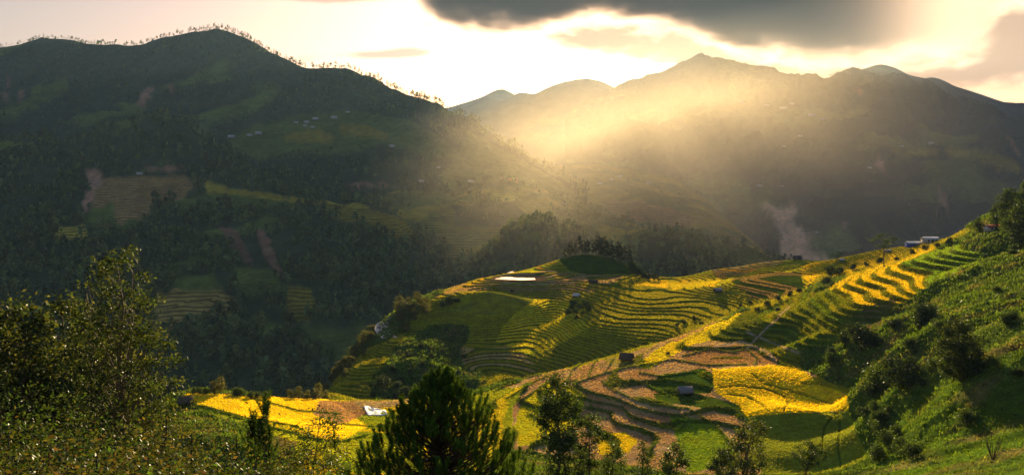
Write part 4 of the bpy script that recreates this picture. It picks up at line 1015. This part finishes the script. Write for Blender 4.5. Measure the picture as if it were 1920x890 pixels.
by_top(make_tree('acacia_tree', 7, [(.48, 1.2), (.6, 2.6), (.78, 2.9), (.92, 2.0), (1, .6)], 46, 70, .26, .15, DARK + MID, .12, .6, seed=328, stems=2, flat=.55, limb=.8, low=.3), 7, 1508, 826, 116, 'umbrella-shaped tree with forked trunk in the olive field')

# the left foreground
big = make_tree('broadleaf_tree', 12.6, [(.16, .9), (.35, 1.7), (.52, 2.1), (.66, 2.1), (.76, 1.6), (.9, 1.15), (.97, .65), (1, .25)], 300, 56, .15, .062, PALE[1:3] + DARK + DARK + MID[:1], .13, .30, stems=3, seed=340, limb=.75, low=.05, bark=M_PALEBARK)
by_top(big, 12.6, 226, 448, 35, 'tall slender tree with sparse glinting leaves in the left foreground')
for u, vt, d, sd, lab in [(28, 568, 58, 341, 'dark bushy tree at the left picture edge'), (104, 562, 62, 342, 'dark tree between the left picture edge and the tall slender tree'), (62, 590, 66, 345, 'dark tree half hidden between the two at the left picture edge'), (150, 600, 58, 343, 'dark low tree just left of the tall slender trunk'), (-30, 585, 60, 344, 'dark tree cut by the left picture edge')]:
    by_top(make_tree('broadleaf_tree', 11, [(.05, 1.6), (.4, 2.3), (.7, 2.3), (.9, 1.5), (1, .5)], 110, 75, .26, .15, DARK + WARM[:2], .16, .6, seed=sd), 11, u, vt, d, lab)
by_top(make_tree('broadleaf_tree', 7.5, [(.2, 1.0), (.45, 1.5), (.75, 1.5), (.92, 1.0), (1, .3)], 100, 62, .17, .07, DARK + MID + PALE[:2], .08, .34, stems=2, seed=350, lean=.05), 7.5, 552, 755, 40, 'leaning leafy sapling tree below the gold field')
fg = [(30, 705, 24, FRESH, 5.2, 'fresh green feathery bush at the lower left edge'), (120, 715, 25, FRESH + MID, 5.0, 'green bush left of the tall slender trunk'), (200, 745, 23, WARM, 4.4, 'warm green bush at the foot of the tall slender tree'), (60, 760, 19, RUST + PALE[:1], 4.4, 'rust-tinted bush in the lower left corner'),
      (150, 790, 17, RUST + MID, 4.0, 'reddish bush under the tall slender tree'), (260, 800, 18, MID + PALE[:2], 3.8, 'mixed green bush right of the reddish bush'), (330, 775, 26, WARM + PALE[:2], 4.2, 'pale speckled bush below the thatched hut'), (20, 830, 13, WARM + MID, 3.4, 'low leafy bush filling the lower left corner'),
      (230, 850, 13, FRESH + RUST, 3.0, 'low green bush at the bottom edge under the tall tree'), (370, 825, 22, FRESH + WARM, 3.6, 'fresh green bush beside the dry grass slope'), (420, 838, 30, MID, 4.0, 'green bush at the edge of the bare earth slope'), (470, 850, 26, WARM + PALE[:2], 3.4, 'speckled bush left of the leaning sapling'),
      (330, 860, 15, WARM, 3.0, 'warm low bush at the bottom edge'), (110, 855, 12, WARM + RUST[:2], 2.8, 'brownish low bush at the bottom edge'), (600, 862, 30, FRESH, 3.4, 'grassy green bush right of the leaning sapling'), (-60, 740, 22, MID, 5.0, 'green bush cut by the left picture edge'), (430, 872, 20, FRESH, 3, 'bright low bush at the bottom edge left of the sapling'), (520, 868, 24, WARM + MID, 3, 'low bush at the foot of the leaning sapling')]
for k, (u, vt, d, cols, w, lab) in enumerate(fg):
    h = max(1.5, (HV - vt) / FPX * d - near.z(u, d) + .2)
    o = shrub_mesh('shrub', w * 1.15, h, int(8200 - 110 * d), .085 + .0016 * d, .04 + .0009 * d, np.array(cols) * .62, 360 + k, lobes=14)
    o.location = ((u - CU) / FPX * d, d, near.z(u, d) - .2); tag(o, lab, 'shrub')


# pines of the foreground: upright candles of needles
def pine_near(name, H, prof, nshoot, seed, shoot=.6, nn=110):
    r = np.random.default_rng(seed); root = empty(name, (0, 0, 0)); cr = Acc(); wd = Acc()
    pr = np.array(prof, float); t = np.linspace(0, 1, 8)
    v, f = tube(np.stack([0 * t, 0 * t, t * H * .95], 1), .09 * (1 - .85 * t), 6); wd.add(v, f)
    for i in range(nshoot):
        h = r.uniform(pr[0, 0], 1); w = np.interp(h, pr[:, 0], pr[:, 1]); a = r.uniform(0, 6.28); rr = w * r.uniform(.1, 1) ** .4
        if i == 0: h, rr = .92, 0.0
        if i < 9 and i > 0: h = r.uniform(.78, .9)
        c = np.array([math.cos(a) * rr, math.sin(a) * rr, h * H - .2 * rr])
        b = np.array([0, 0, max(.2, h * H - .55 * rr - .3)])
        m = (b + c) / 2 + np.array([0, 0, -.1 * rr]); v, f = tube([b, m, c], np.array([.022, .016, .01]), 4); wd.add(v, f)
        L = shoot * r.uniform(.65, 1.25); d = unit(np.array([math.cos(a) * .28 * rr / (w + .01), math.sin(a) * .28 * rr / (w + .01), 1.0]) + r.normal(size=3) * .10)
        s = r.random(nn) ** .8; p = c + d * (L * s)[:, None]
        out = unit(r.normal(size=(nn, 3))); out -= d * (out @ d)[:, None]; out = unit(out)
        ax = unit(d * r.uniform(.6, 1.3, (nn, 1)) + out * .75); ln = .17 * (1 - .45 * s)[:, None] * r.uniform(.7, 1.2, (nn, 1)); sd = unit(np.cross(ax, r.normal(size=(nn, 3)))) * .0075
        vv = np.stack([p - sd, p + sd, p + ax * ln + sd * .4, p + ax * ln - sd * .4], 1).reshape(-1, 3)
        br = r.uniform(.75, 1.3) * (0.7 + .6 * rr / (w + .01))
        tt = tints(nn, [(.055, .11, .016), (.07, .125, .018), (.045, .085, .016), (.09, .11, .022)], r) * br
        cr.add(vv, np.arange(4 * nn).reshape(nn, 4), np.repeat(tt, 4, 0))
        v, f = tube([c, c + d * L * .9], np.array([.009, .004]), 4); wd.add(v, f)
    wd.build('trunk', M_BARK, root, True); cr.build('crown', M_NEEDLE, root)
    return root


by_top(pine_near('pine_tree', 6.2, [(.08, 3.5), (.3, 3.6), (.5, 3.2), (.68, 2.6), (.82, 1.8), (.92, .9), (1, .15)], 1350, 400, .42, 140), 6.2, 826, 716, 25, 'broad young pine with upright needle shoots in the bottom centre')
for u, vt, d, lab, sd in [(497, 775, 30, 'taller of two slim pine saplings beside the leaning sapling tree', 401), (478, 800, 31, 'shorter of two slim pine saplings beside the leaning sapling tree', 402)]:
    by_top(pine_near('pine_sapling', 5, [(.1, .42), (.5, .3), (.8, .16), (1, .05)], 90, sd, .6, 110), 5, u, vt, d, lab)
# bare sapling on the right
r = np.random.default_rng(9); root = empty('bare_sapling', (0, 0, 0)); a_ = Acc()
for i in range(9):
    an = r.uniform(0, 6.28); ln = r.uniform(2, 3.6); e = np.array([math.cos(an) * ln * .35, math.sin(an) * ln * .3, ln]); v, f = tube([np.zeros(3), e * .4 + r.normal(size=3) * .05, e * .75 + r.normal(size=3) * .1, e], np.array([.035, .026, .016, .006]), 5); a_.add(v, f)
    for _ in range(3):
        q = e * r.uniform(.45, .9); w = q + r.normal(size=3) * .3 + np.array([0, 0, .5]); v, f = tube([q, w], np.array([.012, .004]), 4); a_.add(v, f)
a_.build('trunk', M_BARK, root, True); l_ = Acc(); q = r.normal(size=(90, 3)) * np.array([.6, .5, .7]) + np.array([0, 0, 2.6]); l_.add(*leaves(q, .12, .06, tints(90, WARM, r))); l_.build('crown', M_LEAF, root)
by_top(root, 3.6, 1862, 788, 84, 'nearly bare sapling with thin leaning stems on the lower right slope', 'sapling')

# ------------------------------------------------------------------ ground cover nobody could count


def cards(P, size, tint, k, tall=1.0, spread=.5, thin=.5, r=rng):
    n = len(P)
    c = np.repeat(P, k, 0) + r.normal(size=(n * k, 3)) * np.repeat(size, k)[:, None] * spread * np.array([1, 1, .1]); sz = np.repeat(size, k) * r.uniform(.6, 1.3, n * k)
    a = r.uniform(0, 6.28, n * k); sd = np.stack([np.cos(a), np.sin(a), 0 * a], 1) * (sz * thin * .5)[:, None]
    up = np.stack([r.normal(size=n * k) * .35, r.normal(size=n * k) * .35, np.ones(n * k)], 1) * (sz * tall)[:, None]
    v = np.stack([c - sd * .6, c + sd * .6, c + up * .6 + sd, c + up - sd * .3], 1).reshape(-1, 3)
    return v, np.arange(4 * n * k).reshape(-1, 4), np.repeat(np.repeat(tint, k, 0) * (1 + .25 * r.normal(size=(n * k, 1))).clip(.4, 1.7), 4, 0)


NVf = near.V
vis = (NVf < 905) & (NU > -40) & (NU < 1960)


def sample(mask, n):
    i = np.flatnonzero(mask.ravel())
    # each sample stands for a patch of picture, so near and far ground look equally planted
    i = rng.choice(i, min(n, len(i)), replace=False)
    P = np.stack([near.X.ravel()[i], near.D.ravel()[i], near.Z.ravel()[i]], 1) + np.stack([rng.normal(size=len(i)) * .2, rng.normal(size=len(i)) * .2, 0 * i], 1)
    return P, cov.reshape(-1, 3)[i], i


w_scr = (1 - np.clip(blur(spur | front | strips | left, 1), 0, 1)) > .6
P, c_, i_ = sample(w_scr & vis & (NY > 20) & (NY < 420) & ~mound, 70000)
sz = (0.0021 * P[:, 1] * rng.uniform(.6, 1.5, len(P))).clip(.12, 1.1)
tn = c_ * rng.uniform(.45, 1.8, (len(P), 1)) * np.array([1.05, 1.05, 1.0])
ob = mesh_obj('undergrowth', *cards(P - [0, 0, .05], sz, tn, 4, 1.0, .6, .6)[:2], M_RICE, cols={'tint': np.repeat(np.repeat(tn, 4, 0), 4, 0)}); tag(ob, kind='stuff')
tread = (bundm < .2) & (ris < .3) & ~w_scr & vis & (NY > 118) & (NY < 470) & ((cov[..., 1] > .12) & (cov[..., 0] / (cov[..., 1] + 1e-6) < 2.1)) & (pondm < .05)
P, c_, i_ = sample(tread, 90000)
sz = (0.0012 * P[:, 1] * rng.uniform(.7, 1.2, len(P))).clip(.2, .5)
v_, f_, t_ = cards(P - [0, 0, .03], sz, c_ * 1.08, 4, .7, .65, .8)
ob = mesh_obj('rice', v_, f_, M_RICE, cols={'tint': t_}); tag(ob, kind='stuff')
# weeds and grass along every terrace bank
bank = ((ris > .5) | (bundm > .6)) & vis & (NY > 118) & (NY < 330) & (spur | front | strips | left)
P, c_, i_ = sample(bank, 26000)
sz = (0.0014 * P[:, 1] * rng.uniform(.6, 1.3, len(P))).clip(.15, .45)
v_, f_, t_ = cards(P - [0, 0, .03], sz, c_ * rng.uniform(.8, 1.5, (len(P), 1)), 3, .9, .5, .6)
ob = mesh_obj('bank_grass', v_, f_, M_RICE, cols={'tint': t_}); tag(ob, kind='stuff')
# straw stubble on the harvested paddies
stub = (bundm < .2) & (ris < .3) & vis & (front | left) & (NY > 118) & (cov[..., 0] / (cov[..., 1] + 1e-6) > 1.68) & (cov[..., 0] < .45)
P, c_, i_ = sample(stub, 12000)
v_, f_, t_ = cards(P, rng.uniform(.06, .18, len(P)), np.array([[.46, .30, .13]]) * rng.uniform(.5, 1.2, (len(P), 1)), 2, .8, .8, 1.2)
ob = mesh_obj('straw_stubble', v_, f_, M_RICE, cols={'tint': t_}); tag(ob, kind='stuff')


# ------------------------------------------------------------------ far woods: one mass per hillside
def woods(s, n, hmin, hmax, k, gain=1.0, cols=((.026, .044, .018), (.036, .056, .022), (.046, .066, .025), (.06, .076, .027)), wide=.30, thr=.45, vmax=780):
    U, V = s.U, s.V
    ok = (s.wood > thr) & (U > -60) & (U < 1980) & (V < vmax) & (V > -50)
    dens = fbm(s.X / 60, s.D / 60, 3); ok &= dens > -.32
    i = np.flatnonzero(ok.ravel()); i = rng.choice(i, min(n, len(i)), replace=len(i) < n)
    B = np.stack([s.X.ravel()[i], s.D.ravel()[i], s.Z.ravel()[i]], 1) + rng.normal(size=(len(i), 3)) * np.array([2.5, 4, 0])
    H = rng.uniform(hmin, hmax, len(i)) * rng.choice([.45, .7, 1, 1.3], len(i))
    d = unit(rng.normal(size=(len(i), k, 3))) * (rng.random((len(i), k, 1)) ** .5)
    hh = (d[..., 2] * .5 + .5)
    c = B[:, None] + d * np.stack([H * wide * .5 * 1.5, H * wide * .5 * 1.5, H * .42], 1)[:, None] * np.where(hh[..., None] > .6, .75, 1) + np.array([0, 0, 1]) * (H * .58)[:, None, None]
    tn = np.repeat(tints(len(i), cols, rng, .3), k, 0) * rng.uniform(.7, 1.3, (len(i) * k, 1)) * gain
    Hk = np.repeat(H, k)
    v, f, t = leaves(c.reshape(-1, 3), Hk * .25 * rng.uniform(.6, 1.3, len(Hk)), Hk * .16 * rng.uniform(.7, 1.3, len(Hk)), tn, .8)
    o = mesh_obj('woods', v, f, M_WOODS, cols={'tint': t}); tag(o, kind='stuff')


# lofts: 0-2 far ridges, 3 right mountain, 4 peak behind it, 5 left mountain, 6 knoll and shelf, 7 village spur, 8 wooded spurs, 9 lit terraces
for k_, n_t, ha, hb, q_, gn in ((5, 6500, 7, 15, 13, 1.6), (6, 7500, 5, 15, 24, 1.9), (7, 2200, 6, 11, 16, 1.6), (8, 3000, 5, 13, 28, 2.2), (9, 1800, 6, 10, 7, 1.4), (3, 9000, 10, 18, 5, 1.0)):  # gain lightens leaf tints; on the wooded spurs it paints in haze
    woods(lofts[k_], n_t, ha, hb, q_, gn)
# ------------------------------------------------------------------ huts, houses, road, the white net
M_THATCH = simple_mat('weathered_thatch', (0.11, 0.075, 0.05), 0.95, 0.1, 0.5, 4.0)
M_PLANK = simple_mat('dark_planks', (0.06, 0.042, 0.030), 0.9, 0.1, 0.5, 3.0)
M_GREYROOF = simple_mat('grey_plank_roof', (0.22, 0.20, 0.19), 0.85, 0.2, 0.35, 3.0)
M_TIN = simple_mat('pale_tin_roof', (0.50, 0.47, 0.45), 0.45, 0.4, 0.15, 1.0)
M_WALLP = simple_mat('pale_wall', (0.45, 0.40, 0.34), 0.9, 0.1, 0.2, 1.0)
M_REDROOF = simple_mat('red_roof', (0.40, 0.10, 0.05), 0.8, 0.2, 0.25, 1.0)
M_BLUE = simple_mat('blue_sheet', (0.03, 0.07, 0.36), 0.6, 0.3, 0.2, 1.0)
M_BRICK = simple_mat('orange_wall', (0.50, 0.20, 0.09), 0.9, 0.1, 0.2, 1.0)
M_DARK = simple_mat('dark_opening', (0.015, 0.012, 0.010), 0.9, 0.05)
M_ROAD = simple_mat('road_concrete', (0.62, 0.44, 0.31), 0.9, 0.1, 0.15, 0.3)
M_NET = simple_mat('white_netting', (0.80, 0.78, 0.70), 0.8, 0.1, 0.12, 2.0)


def box(x0, x1, y0, y1, z0, z1):
    v = np.array([(x, y, z) for z in (z0, z1) for x, y in ((x0, y0), (x1, y0), (x1, y1), (x0, y1))], float)
    return v, np.array([[3, 2, 1, 0], [4, 5, 6, 7], [0, 1, 5, 4], [1, 2, 6, 5], [2, 3, 7, 6], [3, 0, 4, 7]])


def slab(p0, p1, p2, p3, th):
    a = np.array([p0, p1, p2, p3], float); n = unit(np.cross(a[1] - a[0], a[3] - a[0])); v = np.concatenate([a, a - n * th])
    return v, np.array([[0, 1, 2, 3], [7, 6, 5, 4], [0, 4, 5, 1], [1, 5, 6, 2], [2, 6, 7, 3], [3, 7, 4, 0]])


def gable_prism(l, w, z0, zr):
    """Triangular gable fill under a ridge that runs along x."""
    v = np.array([(-l / 2, -w / 2, z0), (-l / 2, w / 2, z0), (-l / 2, 0, zr), (l / 2, -w / 2, z0), (l / 2, w / 2, z0), (l / 2, 0, zr)], float)
    return v, [[0, 2, 1], [3, 4, 5], [0, 3, 5, 2], [1, 2, 5, 4], [0, 1, 4, 3]]


def house(name, loc, rz, l, w, hw, hr, wall, roof, over=.35, stilt=0.0, door=True, windows=2, th=.10, label='', cat='hut', group=None, posts=False):
    root = empty(name, loc, rz); tag(root, label, cat, group)
    a = Acc(); a.add(*box(-l / 2, l / 2, -w / 2, w / 2, stilt - (0 if stilt else .4), stilt + hw)); o = a.build('wall', wall, root)
    zt = stilt + hw; gv, gf = gable_prism(l - .04, w - .04, zt + .003, zt + hr - .12); mesh_obj('gable', gv, gf, wall, root)
    ro = Acc(); k = hr / (w / 2)
    for s in (-1, 1):
        e = (w / 2 + over); q = [(-l / 2 - over, s * e, zt - over * k + .04), (l / 2 + over, s * e, zt - over * k + .04), (l / 2 + over, -s * .03, zt + hr + .04), (-l / 2 - over, -s * .03, zt + hr + .04)]
        if s > 0: q = q[::-1]
        ro.add(*slab(*q, th))
    ro.build('roof', roof, root)
    if door: mesh_obj('door', *box(-.45, .45, -w / 2 - .05, -w / 2 + .03, stilt, stilt + min(hw - .15, 1.9)), M_DARK, root)
    for i in range(windows):
        x = (-1 if i % 2 == 0 else 1) * l * (.3 + .0 * i); mesh_obj('window', *box(x - .4, x + .4, -w / 2 - .05, -w / 2 + .03, stilt + hw * .42, stilt + hw * .8), M_DARK, root)
    if stilt or posts:
        for x in (-l / 2 + .12, l / 2 - .12):
            for y in (-w / 2 + .12, w / 2 - .12): mesh_obj('post', *box(x - .09, x + .09, y - .09, y + .09, -.5, stilt), M_PLANK, root)
    return root


def field_hut(u, v, label, wpx, roof, rz=0.0, dmin=150, stilt=.3, hr=1.1, hw=.85):
    p = near.px(u, v, dmin); l = wpx / FPX * p[1] * .6
    return house('field_hut', p, rz, l, l * .75, hw * l / 3.6, hr * l / 3.6, M_PLANK, roof, .5 * l / 3.6, stilt * l / 3.6, True, 0, .12, label, 'hut')


field_hut(1285, 738, 'small stilted hut with grey plank roof among bushes beside the gold field', 36, M_GREYROOF, .12, hr=1.3)
field_hut(1175, 676, 'dark thatched hut on the stubble shoulder above the brown paddies', 34, M_THATCH, -.35, hr=1.5)
field_hut(1346, 547, 'grey-roofed hut at the right end of the curved terraces', 20, M_GREYROOF, .3, 280)
field_hut(1081, 556, 'pale-roofed open hut on the saddle beside the dry-field mound', 17, M_TIN, -.4, 330)
field_hut(1112, 531, 'low dark shelter on the terraces below the pine grove', 22, M_PLANK, .15, 400, hr=.7)
field_hut(348, 757, 'brown thatched hut at the left end of the gold field', 34, M_THATCH, .25, 150, hr=1.5)
field_hut(1495, 487, 'reddish-brown hut on the skyline in front of the landslide', 20, M_THATCH, .1, 420, hr=1.3)
field_hut(1578, 489, 'small pale hut under the small flat-topped skyline tree', 12, M_TIN, .2, 400)
field_hut(1459, 582, 'tiny dark shed where the earth path bends', 12, M_PLANK, .2, 250)
field_hut(1252, 663, 'tiny dark shed at the tip of the lemon-yellow strip', 9, M_PLANK, .2, 200)
for u, v, w, wl, rf, lab in [(1712, 462, 26, M_BLUE, M_TIN, 'blue-walled shed on the right ridge'), (1744, 455, 30, M_WALLP, M_TIN, 'grey house with white tin roof on the right ridge'), (1665, 472, 12, M_WALLP, M_TIN, 'small white house behind the feathery skyline tree'), (1862, 432, 30, M_WALLP, M_REDROOF, 'red-roofed house among the trees of the right ridge')]:
    p = near.px(u, v, 300); l = w / FPX * p[1] * .9
    house('house', p - [0, 0, .1], .12, l, l * .6, l * .3, l * .13, wl, rf, l * .06, 0, True, 2, .12, lab, 'house')
far_h = [(5, 434, 259, 15, 'white-roofed farmhouse at the left end of the hillside hamlet'), (5, 468, 256, 12, 'white-roofed farmhouse right of the leftmost one in the hamlet'), (5, 485, 252, 14, 'farmhouse at the right end of the lower hamlet row'), (5, 555, 232, 10, 'small farmhouse left of the upper hamlet row'), (5, 575, 231, 11, 'second farmhouse of the upper hamlet row'),
         (5, 592, 225, 13, 'highest farmhouse of the upper hamlet row'), (5, 572, 238, 9, 'small roof below the upper hamlet row'), (5, 586, 240, 9, 'small roof at the lower right of the upper hamlet row'), (5, 627, 223, 14, 'bright-roofed farmhouse alone right of the upper hamlet row'), (5, 652, 212, 9, 'topmost small farmhouse on the shaded mountainside'), (5, 735, 276, 11, 'pale farmhouse below the brown fields of the mountainside'),
         (6, 262, 328, 13, 'white-roofed house above the red-earth terraces'), (5, 790, 342, 12, 'pair-roofed pale house at the foot of the mountainside'), (5, 823, 316, 9, 'small roof above the pale house at the foot of the mountainside'), (5, 882, 342, 11, 'pale roof left of the long orange building'), (7, 1058, 383, 9, 'roof beside the ridge track below the village'),
         (9, 1125, 346, 10, 'hazy house in the middle of the valley'), (9, 1146, 338, 9, 'hazy house left of the brightest valley roof'), (9, 1162, 333, 10, 'brightest hazy roof of the valley hamlet'), (9, 1215, 345, 9, 'hazy house at the right end of the valley hamlet'),
         (3, 1390, 194, 15, 'highest white house on the right mountain'), (3, 1438, 201, 13, 'white house in the upper row on the right mountain'), (3, 1468, 206, 16, 'long pale house of the upper row on the right mountain'), (3, 1485, 197, 13, 'house above the long pale one on the right mountain'), (3, 1522, 219, 15, 'pale house left of the bare patch on the right mountain'), (3, 1542, 226, 11, 'bright roof under the bare patch on the right mountain'),
         (3, 1500, 257, 10, 'lone roof below the upper rows on the right mountain'), (3, 1470, 276, 8, 'tiny roof in the upper sunbeam on the right mountain'), (3, 1690, 276, 9, 'white roof above the long pale field on the right mountain'), (3, 1746, 270, 10, 'white house right of the roof above the long pale field'), (3, 1630, 316, 9, 'roof left of the small landslip on the right mountain'), (3, 1424, 350, 11, 'white house above the landslide'), (3, 1466, 351, 8, 'small roof right of the white house above the landslide'), (3, 1530, 437, 9, 'white house on the edge of the landslide')]
for hi, u, v, w, lab in far_h:
    p = lofts[hi].px(u, v, 0); l = .8 * w / FPX * p[1]
    house('house', p + [0, 0, .5], rng.uniform(-.3, .3), l, l * .55, l * .26, l * .16, M_WALLP, M_TIN, l * .05, 0, False, 2, .25, lab, 'house')
p = lofts[5].px(955, 344, 0); l = 30 / FPX * p[1]
o = house('village_hall', p + [0, 0, 1.0], .05, l, l * .35, l * .22, l * .09, M_BRICK, M_REDROOF, l * .03, 0, True, 2, .25, 'long orange-walled building with red roof on the village spur', 'building')


def strip(name, px, width, surf, dmin, mat, lift=.06, kind='structure'):
    c = np.array([surf.px(u, v, dmin) for u, v in px]); t = np.linspace(0, len(c) - 1, len(c) * 6)
    c = np.stack([interp_smooth(t, np.arange(len(c)), c[:, i]) for i in range(3)], 1); tg = np.gradient(c, axis=0); tg[:, 2] = 0
    nrm = unit(np.stack([tg[:, 1], -tg[:, 0], 0 * tg[:, 0]], 1)); off = np.linspace(-.5, .5, 5) * width
    v = c[:, None] + nrm[:, None] * off[None, :, None]
    v[..., 2] = np.array([[surf.zxy(q[0], q[1]) for q in row] for row in v]) + lift
    v[..., 2] = np.maximum(v[..., 2], c[:, None, 2] + lift - .5)
    n, m = v.shape[:2]; i = np.arange(n - 1)[:, None] * m + np.arange(m - 1)[None]
    f = np.stack([i, i + 1, i + m + 1, i + m], -1).reshape(-1, 4)
    o = mesh_obj(name, v.reshape(-1, 3), f, mat, smooth=True); tag(o, kind=kind); return o


strip('road', [(738, 594), (726, 599), (718, 606), (716, 614), (720, 622), (731, 632)], 6.0, near, 250, M_ROAD, .15)

# white net or sheet spread over a seed bed
w_ = [(682, 762), (690, 760), (700, 766), (712, 768), (724, 768), (727, 776), (714, 779), (700, 778), (690, 779), (685, 770)]
c0 = near.px(704, 772, 150); q = np.array([near.px(u, v, 150) for u, v in w_]); cc = q.mean(0)
V_ = [cc + [0, 0, .3]]; F_ = []; m = len(q)
for ring, (f_, h_) in enumerate(((.35, .25), (.7, .2), (.93, .14), (1.0, -.05))):
    for k in range(m): V_.append(cc + (q[k] - cc) * f_ + np.array([0, 0, h_ + .16 * rng.normal() * (f_ < .97)]))
for k in range(m): F_.append([0, 1 + k, 1 + (k + 1) % m])
for ring in range(3):
    for k in range(m):
        a, b = 1 + ring * m + k, 1 + ring * m + (k + 1) % m; F_.append([a, a + m, b + m, b])
o = mesh_obj('crop_cover', V_, F_, M_NET, smooth=False); tag(o, 'white net spread over a seed bed beside the brown flooded plot', 'crop cover')
